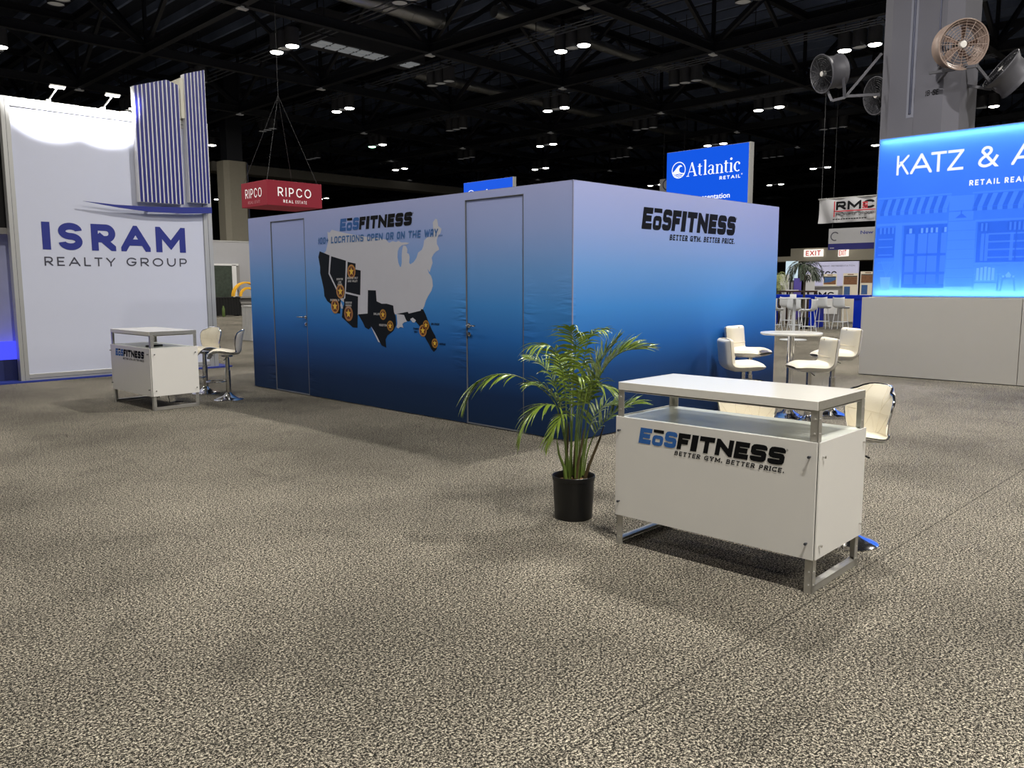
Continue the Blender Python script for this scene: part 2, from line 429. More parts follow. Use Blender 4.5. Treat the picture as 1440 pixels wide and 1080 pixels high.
def stroke(P, t, closed=False, cap=None, soft=(False, False)):
    """quads of a mitred stroke"""
    P = [Vector(p) for p in P]; m = len(P)
    if not closed:
        d = (P[0] - P[1]).normalized(); c = (t / 2 if min(abs(d.x), abs(d.y)) < .08 else t) if cap is None else cap
        if soft[0]: c = 0
        P[0] = P[0] + d * c
        d = (P[-1] - P[-2]).normalized(); c = (t / 2 if min(abs(d.x), abs(d.y)) < .08 else t) if cap is None else cap
        if soft[1]: c = 0
        P[-1] = P[-1] + d * c
    Lf, Rt = [], []
    for i in range(m):
        a = P[(i - 1) % m] if (closed or i > 0) else None; b = P[(i + 1) % m] if (closed or i < m - 1) else None
        d1 = (P[i] - a).normalized() if a is not None else None; d2 = (b - P[i]).normalized() if b is not None else None
        if d1 is None: d1 = d2
        if d2 is None: d2 = d1
        n1 = Vector((-d1.y, d1.x)); n2 = Vector((-d2.y, d2.x)); n = n1 + n2
        if n.length < .05: n = n1
        n.normalize(); s = 1 / max(.2, n.dot(n1)); Lf.append(P[i] + n * t / 2 * s); Rt.append(P[i] - n * t / 2 * s)
    q = []
    for i in range(m if closed else m - 1):
        j = (i + 1) % m; q.append([Rt[i], Rt[j], Lf[j], Lf[i]])
    return q
r1 = 1
GL = {
 'A': (1.0, [([(0, 0), (.5, 1), (1, 0)], 0), ([(.2, .3), (.8, .3)], 0)]),
 'B': (.70, [([(0, 0), (0, 1), (.92, 1, 1), (.92, .52, 1), (0, .52)], 0), ([(0, .52), (1, .52, 1), (1, 0, 1), (0, 0)], 0)]),
 'C': (.82, [([(1, .74), (1, 1, 1), (0, 1, 1), (0, 0, 1), (1, 0, 1), (1, .26)], 0)]),
 'D': (.80, [([(0, 0), (0, 1), (1, 1, 1), (1, 0, 1)], 1)]),
 'E': (.64, [([(1, 1), (0, 1), (0, 0), (1, 0)], 0), ([(0, .5), (.85, .5)], 0)]),
 'F': (.60, [([(1, 1), (0, 1), (0, 0)], 0), ([(0, .48), (.8, .48)], 0)]),
 'G': (.86, [([(1, .76), (1, 1, 1), (0, 1, 1), (0, 0, 1), (1, 0, 1), (1, .46), (.58, .46)], 0)]),
 'H': (.78, [([(0, 0), (0, 1)], 0), ([(1, 0), (1, 1)], 0), ([(0, .5), (1, .5)], 0)]),
 'I': (.0, [([(.5, 0), (.5, 1)], 0)]),
 'K': (.76, [([(0, 0), (0, 1)], 0), ([(1, 1), (0, .36)], 0), ([(.36, .6), (1, 0)], 0)]),
 'L': (.58, [([(0, 1), (0, 0), (1, 0)], 0)]),
 'M': (.98, [([(0, 0), (0, 1), (.5, .22), (1, 1), (1, 0)], 0)]),
 'N': (.80, [([(0, 0), (0, 1), (1, 0), (1, 1)], 0)]),
 'O': (.95, [([(0, 0, 1), (0, 1, 1), (1, 1, 1), (1, 0, 1)], 1)]),
 'P': (.68, [([(0, 0), (0, 1), (1, 1, 1), (1, .40, 1), (0, .40)], 0)]),
 'R': (.72, [([(0, 0), (0, 1), (1, 1, 1), (1, .42, 1), (0, .42)], 0), ([(.45, .42), (1, 0)], 0)]),
 'S': (.68, [([(1, .78), (1, 1, 1), (0, 1, 1), (0, .51, 1), (1, .51, 1), (1, 0, 1), (0, 0, 1), (0, .22)], 0)]),
 'T': (.72, [([(0, 1), (1, 1)], 0), ([(.5, 1), (.5, 0)], 0)]),
 'U': (.80, [([(0, 1), (0, 0, 1), (1, 0, 1), (1, 1)], 0)]),
 'V': (.94, [([(0, 1), (.5, 0), (1, 1)], 0)]),
 'W': (1.3, [([(0, 1), (.25, 0), (.5, .8), (.75, 0), (1, 1)], 0)]),
 'X': (.82, [([(0, 0), (1, 1)], 0), ([(0, 1), (1, 0)], 0)]),
 'Y': (.84, [([(0, 1), (.5, .42), (1, 1)], 0), ([(.5, .42), (.5, 0)], 0)]),
 'Z': (.74, [([(0, 1), (1, 1), (0, 0), (1, 0)], 0)]),
 '&': (.86, [([(1, 0), (.16, .78), (.16, 1, 1), (.68, 1, 1), (.68, .66, 1), (0, .40, 1), (0, 0, 1), (.7, 0, 1), (1, .42)], 0)]),
 '0': (.62, [([(0, 0, 1), (0, 1, 1), (1, 1, 1), (1, 0, 1)], 1)]),
 '1': (.26, [([(0, .74), (.75, 1), (.75, 0)], 0)]),
 '3': (.62, [([(0, 1), (1, 1, 1), (1, .5, 1), (.3, .5)], 0), ([(.3, .5), (1, .5, 1), (1, 0, 1), (0, 0)], 0)]),
 '8': (.62, [([(0, .5, 1), (0, 1, 1), (1, 1, 1), (1, .5, 1)], 1), ([(0, 0, 1), (0, .5, 1), (1, .5, 1), (1, 0, 1)], 1)]),
 '+': (.5, [([(0, .5), (1, .5)], 0), ([(.5, .25), (.5, .75)], 0)]),
 '-': (.4, [([(0, .5), (1, .5)], 0)]),
 '.': (.0, [([(.5, 0), (.5, .02)], 0)]),
 ' ': (.34, []),
}
BLOCKA = (.74, [([(0, 0), (0, 1, 1), (1, 1, 1), (1, 0)], 0), ([(0, .42), (1, .42)], 0)])
def glyph(ch, x0, w, H, t, k, n, block=False, serif=0.0):
    g = BLOCKA if (block and ch == 'A') else GL[ch]; out = []; lay = 0.0
    for pts, cl in g[1]:
        wi = max(w - t, 0); hi = H - t
        P = [(t / 2 + q[0] * wi, t / 2 + q[1] * hi) + tuple(q[2:]) for q in pts]
        pp = path(P, k, n, cl)
        sf = lambda a, b: len(b) > 2 and abs(a[0] - b[0]) < 1e-6 and abs(a[1] - b[1]) < .3 * H
        for q in stroke(pp, t, cl, None, (sf(P[0], P[1]), sf(P[-1], P[-2]))):
            for ax, lim, less in ((1, H, True), (1, 0, False), (0, w + (0 if ch != '&' else t), True), (0, 0, False)):
                if q: q = clip(q, ax, lim, less)
            lay += .00003
            if len(q) > 2: out.append([Vector((p.x + x0, p.y, lay)) for p in q])
        lay += .0002
        if serif and not cl and ch != '.':
            for e, f in ((pp[0], pp[1]), (pp[-1], pp[-2])):
                d = e - f
                if abs(d.y) > abs(d.x) * .8:
                    y = 0 if d.y < 0 else H - serif
                    a, b = max(e.x - t * 1.15, -t * .4), min(e.x + t * 1.15, w + t * .4)
                    out.append([Vector((a + x0, y, .0011)), Vector((b + x0, y, .0011)), Vector((b + x0, y + serif, .0011)), Vector((a + x0, y + serif, .0011))])
    return out
def text(mb, fr, s, x0, x1, y0, H, t, style='geo', gap=.22, shear=0.0, off=.002, serif=0.0, cond=1.0):
    """letters of height H fitted between x0 and x1 on frame fr; t = stroke as a share of H"""
    k, n, blk = (1.0, 7, False) if style == 'geo' else (.42, 2, True)
    t *= H; W = []
    for ch in s:
        g = BLOCKA if (blk and ch == 'A') else GL[ch]
        w = g[0] * H * cond
        if blk and ch in 'OCGSU': w = .70 * H * cond
        if ch in 'I.': w = t
        W.append(max(w, t))
    tot = sum(W) + gap * H * (len(s) - 1); sc = (x1 - x0) / tot; x = x0
    tt = t * (sc if sc < .85 else 1)
    for ch, w in zip(s, W):
        w *= sc
        for q in glyph(ch, 0, w, H, min(tt, w) if ch not in 'I.' else w, k, n, blk, serif):
            mb.add([fr(x + p.x + shear * p.y, y0 + p.y, off + p.z) for p in q], [tuple(range(len(q)))])
        x += w + gap * H * sc
    return mb
def disc(mb, fr, cx, cy, r, off=.002, n=28, ring=0.0):
    if ring:
        for i in range(n):
            a, b = 2 * math.pi * i / n, 2 * math.pi * (i + 1) / n
            mb.add([fr(cx + q * math.cos(c), cy + q * math.sin(c), off) for q, c in ((r, a), (r, b), (r - ring, b), (r - ring, a))], [(0, 1, 2, 3)])
    else:
        mb.add([fr(cx + r * math.cos(2 * math.pi * i / n), cy + r * math.sin(2 * math.pi * i / n), off) for i in range(n)], [tuple(range(n))])
    return mb
def star(mb, fr, cx, cy, r, off):
    for i in range(5):
        a = math.pi / 2 + i * 2 * math.pi / 5
        p = [(0, 0), (r * .42 * math.cos(a - math.pi / 5), r * .42 * math.sin(a - math.pi / 5)), (r * math.cos(a), r * math.sin(a)), (r * .42 * math.cos(a + math.pi / 5), r * .42 * math.sin(a + math.pi / 5))]
        mb.add([fr(cx + x, cy + y, off) for x, y in p], [(0, 1, 2, 3)])
    return mb
def rect(mb, fr, x0, y0, x1, y1, off=.002):
    return mb.add([fr(x0, y0, off), fr(x1, y0, off), fr(x1, y1, off), fr(x0, y1, off)], [(0, 1, 2, 3)])
def eos_logo(fr, parent, x0, y0, W, H, tag_gap, mE, mF, name='logo_lettering', off=.003):
    """the slanted block word mark with its tagline; x0,y0 = foot of the first letter"""
    sh = .17; t = .245
    a = MB(); b = MB(); c_ = MB(); d_ = MB()
    text(a, fr, 'E', x0, x0 + .090 * W, y0, H, .28, 'blk', .1, sh, off)
    text(a, fr, 'O', x0 + .100 * W, x0 + .180 * W, y0 - .01 * H, .66 * H, .34, 'blk', .1, sh, off)
    text(a, fr, 'S', x0 + .190 * W, x0 + .276 * W, y0, H, .265, 'blk', .1, sh, off)
    rect(c_, fr, x0 + .102 * W + sh * .8 * H, y0 + .80 * H, x0 + .178 * W + sh * .8 * H, y0 + H, off)
    text(b, fr, 'FITNESS', x0 + .284 * W, x0 + .980 * W, y0, H, .30, 'blk', .075, sh, off, cond=.95)
    th = .27 * H
    if tag_gap is not None: text(d_, fr, 'BETTER GYM. BETTER PRICE.', x0 + .27 * W, x0 + .985 * W, y0 - (tag_gap or 0) - th, th, .205, 'geo', .24, sh, off, serif=.16 * th)
    disc(b, fr, x0 + W * 1.0, y0 + .90 * H, .055 * H, off, 12, .02 * H)
    oa = a.build(name, mE, parent); ob = b.build(name, mF, parent)
    c_.build('logo_bar', mF, parent)
    if tag_gap is not None: d_.build('tagline_lettering', mF, parent)
    tag(oa, 'blue letters E O S of the word mark' if mE != mF else None)
    return oa, ob
# ------------------------------------------------------------------ setting
def struct(name, mb, m, label=None):
    o = mb.build(name, m); o['kind'] = 'structure'
    if label: o['label'] = label; o['category'] = name.split('_')[0]
    return o
XA, XB, YA, YB, ZC = -32.0, 118.0, -32.0, 112.0, 16.2
floor = MB().add([(XA, YA, 0), (XB, YA, 0), (XB, YB, 0), (XA, YB, 0)], [(0, 1, 2, 3)]).build('floor', carpet_material())
tag(floor, 'speckled beige and dark brown trade show carpet', 'floor', kind='structure')
struct('wall_right', MB().box((XB, YA, 0), (XB + .3, YB, ZC)), 'hallwall', 'dark far wall of the hall on the right')
struct('wall_back', MB().box((XA, YB, 0), (XB, YB + .3, ZC)), 'hallwall', 'dark far wall of the hall on the left')
struct('wall_left', MB().box((XA - .3, YA, 0), (XA, YB, ZC)), 'hallwall', 'dark hall wall left of the camera')
struct('wall_front', MB().box((XA, YA - .3, 0), (XB, YA, ZC)), 'hallwall', 'dark hall wall behind the camera')
ceil = MB().box((XA, YA, ZC), (XB, YB, ZC + .3)).build('ceiling', M['deck'])
tag(ceil, 'black roof deck with parallel joists high above the hall', 'ceiling', kind='structure')
jm = None
for i in range(58):
    x = 5.0 + i * 1.5
    if jm is None:
        j = MB().box((-.07, YA + 20, ZC - .42), (.07, YB, ZC)).build('roof_joist', M['joist'], ceil); jm = j
    else:
        j = jm.copy(); col.objects.link(j); j.parent = ceil
    j.location = (x, 0, 0)

# ------------------------------------------------------------------ the blue booth
BX, BY, BX2, BY2, BH = 6.168, 5.292, 10.391, 11.862, 2.594
booth = thing('exhibit_booth', 'long blue gradient fabric booth box printed with a dark and grey location map', 'exhibit booth', (BX, BY, 0))
D1 = (10.243, 11.181); D2 = (5.965, 6.868); DH = 2.515; DZ = .025   # two doors on the long face
lf = MB(); T = .05
def wl(y0, y1, z0=0.012, z1=BH): lf.box((BX, y0, z0), (BX + T, y1, z1))
wl(BY, D2[0]); wl(D2[1], D1[0]); wl(D1[1], BY2); wl(D2[0], D2[1], DH); wl(D1[0], D1[1], DH)
ly = lambda w: w - BY          # local Y on the booth
fabL = booth_fabric('Y', [(ly(D2[0]), 1.0, 1.45, .55), (ly(D2[1]), .70, 1.40, .75), (ly(D1[0]), .1, .5, .55), (ly(D1[1]), .05, .5, .65), (ly(BY) + .02, 1.25, 1.6, .4)])
fabD = booth_fabric('Y', [(ly(D2[1]), .8, 1.0, .12)])
fabR = booth_fabric('X', [(0.0, .1, .5, .1)])
o = lf.build('fabric_wall', fabL, booth); o['label'] = 'long blue gradient face with the map'
o = MB().box((BX + T, BY, .012), (BX2, BY + T, BH)).build('fabric_wall', fabR, booth); o['label'] = 'short blue gradient face with the dark word mark'
MB().box((BX2 - T, BY + T, .012), (BX2, BY2, BH)).build('fabric_wall', fabR, booth)
MB().box((BX + T, BY2 - T, .012), (BX2 - T, BY2, BH)).build('fabric_wall', fabR, booth)
MB().box((BX - .003, BY - .003, .0), (BX + .008, BY + .008, BH + .001)).build('corner_profile', mat('lilac edge profile', rgb(150, 154, 190), .5), booth)
cp = MB()
for a, b in (((BX + .013, BY, BH), (BX + .013, BY2, BH)), ((BX, BY + .013, BH), (BX2, BY + .013, BH))): cp.bar(a, b, .024, .010)
cp.build('top_profile', mat('lilac edge profile', rgb(150, 154, 190), .5), booth)
for (y0, y1), hs, lab in ((D1, 0, 'far door with its lever on the right'), (D2, 1, 'near door with its lever on the left')):
    g = .014
    dr = MB().box((BX + .008, y0 + g, DZ), (BX + .045, y1 - g, DH - g)).build('door', fabD, booth); dr['label'] = lab
    fr_ = MB()
    for (a, b) in (((y0, y0 + .008), (DZ, DH)), ((y1 - .008, y1), (DZ, DH)), ((y0, y1), (DH - .008, DH)), ((y0, y1), (.012, DZ))):
        fr_.box((BX - .003, a[0], b[0]), (BX + .03, a[1], b[1]))
    fr_.build('door_frame', mat('grey door edging', rgb(120, 124, 134), .5, .3), booth)
    MB().box((BX + .044, y0, 0.02), (BX + .049, y1, DH)).build('door_gap', M['groove'], booth)
    yh = (y0 + .045) if hs == 0 else (y1 - .045); sg = 1 if hs == 0 else -1
    h = MB(); h.lathe([(.026, 0), (.026, .010), (.012, .012), (.010, .05)], (BX + .008, yh, 1.13), 16, Matrix.Rotation(R(-90), 4, 'Y'))
    h.tube([(BX - .040, yh, 1.13), (BX - .046, yh + sg * .02, 1.13), (BX - .046, yh + sg * .15, 1.13)], .009, 8)
    h.build('lever_handle', M['steel'], dr, smooth=True)
    k = MB().lathe([(.024, 0), (.024, .008), (.010, .010), (.009, .022)], (BX + .008, yh, 1.03), 16, Matrix.Rotation(R(-90), 4, 'Y'))
    k.build('lock_cylinder', M['steel'], dr, smooth=True)
# print on the long face: x runs to the viewer's right (towards -Y)
LF = frame((BX, 0, 0), (0, -1, 0), UZ)
US = [(9.653, 2.299), (9.601, 2.284), (9.546, 2.321), (9.273, 2.269), (8.815, 2.201), (8.443, 2.16), (8.335, 2.141), (8.28, 2.099), (8.206, 2.119), (8.133, 2.105), (8.089, 2.118), (8.032, 2.096), (7.947, 2.095), (7.871, 2.084), (7.919, 2.07), (8.019, 2.063), (8.077, 2.035), (8.105, 1.992), (8.113, 1.923), (8.098, 1.852), (8.065, 1.799), (8.047, 1.806), (8.031, 1.851), (8.029, 1.938), (8.018, 2.007), (7.996, 2.057), (7.948, 2.054), (7.915, 2.013), (7.922, 1.966), (7.889, 1.955), (7.873, 1.917), (7.886, 1.848), (7.864, 1.83), (7.799, 1.855), (7.742, 1.905), (7.711, 1.964), (7.639, 1.996), (7.61, 2.037), (7.593, 2.104), (7.527, 2.14), (7.466, 2.144), (7.421, 2.164), (7.424, 2.23), (7.428, 2.305), (7.383, 2.343), (7.349, 2.333), (7.333, 2.258), (7.274, 2.223), (7.296, 2.175), (7.338, 2.143), (7.362, 2.103), (7.361, 2.053), (7.328, 2.011), (7.323, 1.986), (7.378, 1.968), (7.421, 1.942), (7.459, 1.898), (7.444, 1.839), (7.472, 1.789), (7.5, 1.731), (7.542, 1.773), (7.516, 1.722), (7.475, 1.688), (7.452, 1.638), (7.446, 1.57), (7.473, 1.516), (7.537, 1.451), (7.578, 1.399), (7.613, 1.33), (7.641, 1.295), (7.692, 1.225), (7.945, 1.219), (8.119, 1.214), (8.237, 1.229), (8.355, 1.281), (8.569, 1.314), (8.625, 1.478), (8.719, 1.478), (8.769, 1.198), (8.971, 1.193), (9.04, 1.191), (9.186, 1.303), (9.404, 1.396), (9.652, 1.688), (9.815, 1.994), (9.704, 2.04), (9.643, 2.173)]
GREYBITS = [[(8.154, 1.228), (8.003, 1.217), (7.976, 1.174), (7.948, 1.137), (8.0, 1.129), (8.041, 1.106), (8.02, 1.06), (8.08, 1.069), (8.125, 1.048), (8.16, 1.063), (8.141, 1.106), (8.145, 1.16)],
 [(7.884, 1.171), (7.833, 1.19), (7.772, 1.16), (7.801, 1.131), (7.84, 1.134)],
 [(8.705, 1.054), (8.644, 1.006), (8.569, 0.926), (8.512, 0.854), (8.55, 0.862), (8.615, 0.942)],
 [(9.378, 1.361), (9.336, 1.31), (9.331, 1.271), (9.372, 1.269), (9.391, 1.309)]]
STATES = [
 [(9.859, 2.044), (9.618, 1.983), (9.657, 1.736), (9.412, 1.439), (9.377, 1.377), (9.403, 1.202), (9.519, 1.209), (9.568, 1.286), (9.636, 1.334), (9.706, 1.363), (9.775, 1.432), (9.787, 1.53), (9.828, 1.649), (9.866, 1.749), (9.861, 1.828), (9.897, 1.967)],
 [(9.579, 1.97), (9.23, 1.903), (9.28, 1.465), (9.31, 1.401), (9.374, 1.431), (9.624, 1.742)],
 [(9.191, 1.887), (9.009, 1.861), (9.019, 1.786), (8.899, 1.769), (8.923, 1.452), (9.251, 1.494)],
 [(9.262, 1.471), (8.973, 1.435), (9.005, 1.025), (9.115, 1.027), (9.364, 1.154), (9.341, 1.261), (9.3, 1.33), (9.304, 1.393), (9.269, 1.409)],
 [(8.749, 1.518), (8.576, 1.515), (8.566, 1.378), (8.459, 1.348), (8.353, 1.35), (8.219, 1.329), (8.207, 1.248), (8.173, 1.195), (8.168, 1.087), (8.23, 1.013), (8.352, 0.954), (8.394, 0.897), (8.382, 0.796), (8.48, 0.819), (8.539, 0.881), (8.614, 0.98), (8.69, 1.051), (8.755, 1.012), (8.834, 1.037), (8.88, 1.101), (8.984, 1.202), (8.769, 1.217)],
 [(8.148, 1.228), (7.93, 1.258), (7.911, 1.237), (7.677, 1.277), (7.671, 1.298), (7.63, 1.292), (7.583, 1.228), (7.544, 1.16), (7.479, 1.059), (7.414, 0.985), (7.389, 0.918), (7.391, 0.832), (7.445, 0.795), (7.49, 0.826), (7.537, 0.884), (7.59, 0.943), (7.63, 1.002), (7.67, 1.043), (7.696, 1.086), (7.778, 1.144), (7.819, 1.183), (7.861, 1.182), (7.905, 1.14), (7.962, 1.151), (8.004, 1.178), (8.092, 1.17), (8.145, 1.151)]]
g = MB().poly([(-y, z) for y, z in US], LF, .0015)
for p in GREYBITS: g.poly([(-y, z) for y, z in p], LF, .0035)
tag(g.build('map_print', M['mapgrey'], booth), 'grey country outline')
for p in STATES:
    MB().poly([(-y, z) for y, z in p], LF, .0025).build('map_state', M['mapdark'], booth)['label'] = 'charcoal state shape on the map'
BADGES = [(9.106, 1.759, .092, 1), (9.378, 1.499, .096, 1), (9.517, 1.297, .097, 1), (9.201, 1.207, .101, 2), (8.434, 1.212, .067, 0), (8.287, 1.074, .066, 0), (7.581, 1.107, .058, 0), (7.642, 1.039, .071, 1), (7.422, 0.899, .056, 0)]
for y, z, r, kd in BADGES:
    a = disc(MB(), LF, -y, z, r, .0045).build('location_badge', M['bcopper' if kd else 'bgold'], booth)
    disc(MB(), LF, -y, z, r * .74, .0052).build('badge_centre', M['bred'], a)
    disc(MB(), LF, -y, z, r * .92, .0058, ring=r * .05).build('badge_ring', M['bgold' if kd == 1 else 'bred'], a)
    star(MB(), LF, -y, z, r * .66, .0064).build('badge_star', M['star'], a)
for s, y, z, w in (('GREATER', 9.386, 1.661, .15), ('LAS', 9.388, 1.622, .07), ('VEGAS', 9.39, 1.590, .11), ('GREATER SALT', 9.085, 1.674, .24), ('LAKE VALLEY', 9.085, 1.634, .22),
                   ('SOUTHERN CA', 9.52, 1.381, .22), ('GREATER', 9.193, 1.350, .15), ('PHOENIX', 9.195, 1.314, .14), ('VALLEY', 9.197, 1.280, .12), ('DALLAS', 8.567, 1.216, .13), ('HOUSTON', 8.439, 1.078, .16)):
    text(MB(), LF, s, -y - w / 2, -y + w / 2, z - .013, .027, .2, 'blk', .2, 0, .0045).build('map_caption', M['tiny'], booth)
for s, y, z, w in (('ORLANDO', 7.411, 1.126, .15), ('TAMPA', 7.775, 1.057, .11), ('BAY', 7.776, 1.020, .06), ('MIAMI', 7.285, .897, .11)):
    text(MB(), LF, s, -y - w / 2, -y + w / 2, z - .013, .025, .2, 'blk', .2, 0, .004).build('map_caption', M['ink'], booth)
eos_logo(frame((BX, 0, 0), (0, -1, 0), UZ), booth, -9.356, 2.292, 1.56, .158, None, M['blueprint'], M['ink'])
hd = MB()
text(hd, LF, '100+', -9.892, -9.640, 2.140, .088, .20, 'blk', .16, .14, .004, cond=.9)
hd.build('headline_word', M['bluehead'], booth)
for s, xa, xb in (('LOCATIONS', -9.572, -8.822), ('OPEN', -8.742, -8.412), ('OR', -8.340, -8.190), ('ON', -8.120, -7.965), ('THE', -7.895, -7.660), ('WAY', -7.590, -7.345), ('...', -7.325, -7.262)):
    hd = MB(); text(hd, LF, s, xa, xb, 2.140, .088, .20, 'blk', .16, .14, .004, cond=.86)
    hd.build('headline_word', M['bluehead'], booth)
RF = frame((0, BY, 0), (1, 0, 0), UZ)
eos_logo(RF, booth, 7.294, 2.178, 1.985, .232, .040, M['ink'], M['ink'])

# ------------------------------------------------------------------ display counters
CL, CD, CH = 1.240, .604, 1.0055
def counter(label, loc, rz):
    t = thing('display_counter', label, 'counter', loc, rz)
    W = lambda mb, n, m, par=None, **k: mb.build(n, m, par or t, world=False, **k)
    s, th = .042, .004
    zt, zb = .797, .185
    for sx in (0, 1):
        for sy in (0, 1):
            x = sx * CL; y = sy * CD; dx = s if sx == 0 else -s; dy = s if sy == 0 else -s
            L_ = MB(); tx = th if sx == 0 else -th; ty = th if sy == 0 else -th
            L_.box((min(x, x + dx), min(y, y + ty), 0), (max(x, x + dx), max(y, y + ty), .958))
            L_.box((min(x, x + tx), min(y, y + dy), 0), (max(x, x + tx), max(y, y + dy), .958))
            lg = W(L_, 'leg', M['alu'])
            rv = MB()
            for z in (.045, .115, .84, .915):
                for ax in (0, 1):
                    c = (x + dx * .45, y - (.001 if sy == 0 else -.001), z) if ax == 0 else (x - (.001 if sx == 0 else -.001), y + dy * .45, z)
                    rv.lathe([(.0048, -.002), (.0048, .002)], c, 8, Matrix.Rotation(R(90), 4, 'X' if ax == 0 else 'Y'))
            W(rv, 'rivet', mat('bright rivet', rgb(240, 240, 236), .2, .6), lg)
    for sx in (0, 1):
        x = sx * CL; dx = s if sx == 0 else -s; tx = th if sx == 0 else -th
        fr_ = MB().box((min(x, x + tx), .0, .004), (max(x, x + tx), CD, .04)).box((min(x, x + dx), .004, .036), (max(x, x + dx), CD - .004, .041))
        W(fr_, 'foot_rail', M['alu'])
        tr = MB().box((min(x, x + tx), -.002, .962), (max(x, x + tx), CD + .002, 1.006)); W(tr, 'top_rail', M['alu'])
    pf = W(MB().box((-.003, -.016, zb), (CL + .004, -.006, zt)), 'front_panel', M['white'], bevel=.001)
    sp = []
    for sx in (0, 1):
        x0 = -.013 if sx == 0 else CL + .006
        sp.append(W(MB().box((x0, -.003, zb), (x0 + .008, CD + .003, zt)), 'side_panel', M['white'], bevel=.001))
    W(MB().box((.006, .0, .948), (CL - .006, CD, .952)).box((.004, -.006, .958), (CL - .004, CD + .006, CH)), 'tabletop', M['whitetop'], bevel=.004)
    W(MB().box((.006, .002, .775), (CL - .006, CD - .002, .793)), 'glass_shelf', M['shelf'], bevel=.002)
    W(MB().box((.01, .01, .19), (CL - .01, CD - .01, .205)), 'bottom_board', M['white'])
    for x, z in ((.028, .715), (.028, .275), (CL - .03, .722), (CL - .03, .27)):
        k = MB().lathe([(.0045, 0), (.0045, .016), (.0075, .016), (.0075, .022)], (x, -.016, z), 10, Matrix.Rotation(R(90), 4, 'X'))
        W(k, 'screw', M['groove'], pf, smooth=True)
    for sx in (0, 1):
        for y, z in ((.035, .72), (.035, .255), (CD - .035, .72), (CD - .035, .255)):
            x = CL + .014 if sx else -.013
            k = MB().lathe([(.0045, 0), (.0045, .010), (.0075, .010), (.0075, .016)], (x, y, z), 10, Matrix.Rotation(R(90 if sx else -90), 4, 'Y'))
            W(k, 'screw', M['steel'], sp[sx], smooth=True)
    LG = frame((0, -.016, 0), (1, 0, 0), UZ)
    eos_local(LG, t, .163, .655, .925, .094, .013)
    return t
def eos_local(fr, t, x0, y0, W, H, gap):
    ROOTM_t = ROOTM[t.name]; ROOTM[t.name] = Matrix.Identity(4)
    eos_logo(fr, t, x0, y0, W, H, gap, M['blueprint'], M['ink'], off=.0015)
    ROOTM[t.name] = ROOTM_t
cR = counter('nearest white counter with aluminium legs and word mark, right of the potted palm', (3.924, 2.996, 0), R(-88.9))
cL = counter('far white counter with aluminium legs in front of the tall white wall at left', (4.004, 11.690, 0), R(-88.3))
o = MB().box((-.11, -.035, 0), (.11, .035, .018)).build('remote_box', M['black'], bevel=.004)
o.location = (4.25, 10.86, .7945); o.rotation_euler = (0, 0, R(20)); tag(o, 'small black box lying on the inner shelf of the far white counter', 'box')
o = MB().tube([(4.45, 10.98, .19), (4.455, 10.99, .08), (4.47, 11.0, .012), (4.56, 11.05, .008), (4.66, 11.0, .008)], .006, 6).build('power_cord', M['groove'], cL, smooth=True)

# ------------------------------------------------------------------ stools
def interp(P, s):
    s = max(0, min(1, s)) * (len(P) - 1); i = min(int(s), len(P) - 2); f = s - i
    p0 = P[max(i - 1, 0)]; p1 = P[i]; p2 = P[i + 1]; p3 = P[min(i + 2, len(P) - 1)]
    return tuple(.5 * (2 * b + (c - a) * f + (2 * a - 5 * b + 4 * c - d) * f * f + (3 * b - a - 3 * c + d) * f ** 3) for a, b, c, d in zip(p0, p1, p2, p3))
def stool_base(t, seat_z, rest=True):
    W = lambda mb, n, m, **k: mb.build(n, m, t, world=False, **k)
    W(MB().lathe([(.198, 0), (.200, .006), (.190, .014), (.150, .026), (.100, .045), (.062, .068), (.042, .095), (.036, .105), (0, .105)], n=40), 'base', M['chrome'], smooth=True)
    W(MB().lathe([(.036, .09), (.036, seat_z * .66), (.029, seat_z * .66 + .004), (.029, seat_z - .03), (.075, seat_z - .02), (.075, seat_z)], n=20), 'pole', M['steel'], smooth=True)
    if rest:
        z = seat_z * .37 + .03; r = .125
        pts = [(.028, .012, z)] + [(.03 + r + r * math.cos(a) * -1, r * math.sin(a), z) for a in [R(25 + 310 * i / 18) for i in range(19)]] + [(.028, -.012, z)]
        W(MB().tube(pts, .010, 8), 'footrest', M['chrome'], smooth=True)
    W(MB().tube([(0, .03, seat_z - .03), (.02, .16, seat_z - .045), (.025, .22, seat_z - .05)], .006, 6), 'height_lever', M['black'], smooth=True)
SH = [(.215, -.062), (.205, -.022), (.160, .008), (.090, .016), (.010, .004), (-.070, -.010), (-.130, -.012), (-.168, .006), (-.186, .050), (-.194, .110), (-.203, .180), (-.216, .250), (-.236, .318)]
SWD = [.150, .185, .205, .213, .212, .204, .190, .178, .180, .194, .208, .206, .165]
def shell_pt(u, v, off=0.0):
    """u across (-1..1), v along the seat from its front lip to the top of the back"""
    x, z = interp(SH, v); w = interp([(q,) for q in SWD], v)[0]
    x2, z2 = interp(SH, min(1, v + .01)); x1, z1 = interp(SH, max(0, v - .01))
    tx, tz = x2 - x1, z2 - z1; l = math.hypot(tx, tz); nx, nz = tz / l, -tx / l   # towards the sitter
    c = (.026 + .050 * max(0, min(1, (v - .45) / .3))) * abs(u) ** 2.2
    ru = 1 - .10 * abs(u) ** 3 * (1 if v > .97 or v < .03 else 0)
    z -= .055 * abs(u) ** 3 * max(0, (v - .82) / .18) ** 1.5
    return (x + nx * (c + off), u * w * ru, z + nz * (c + off))
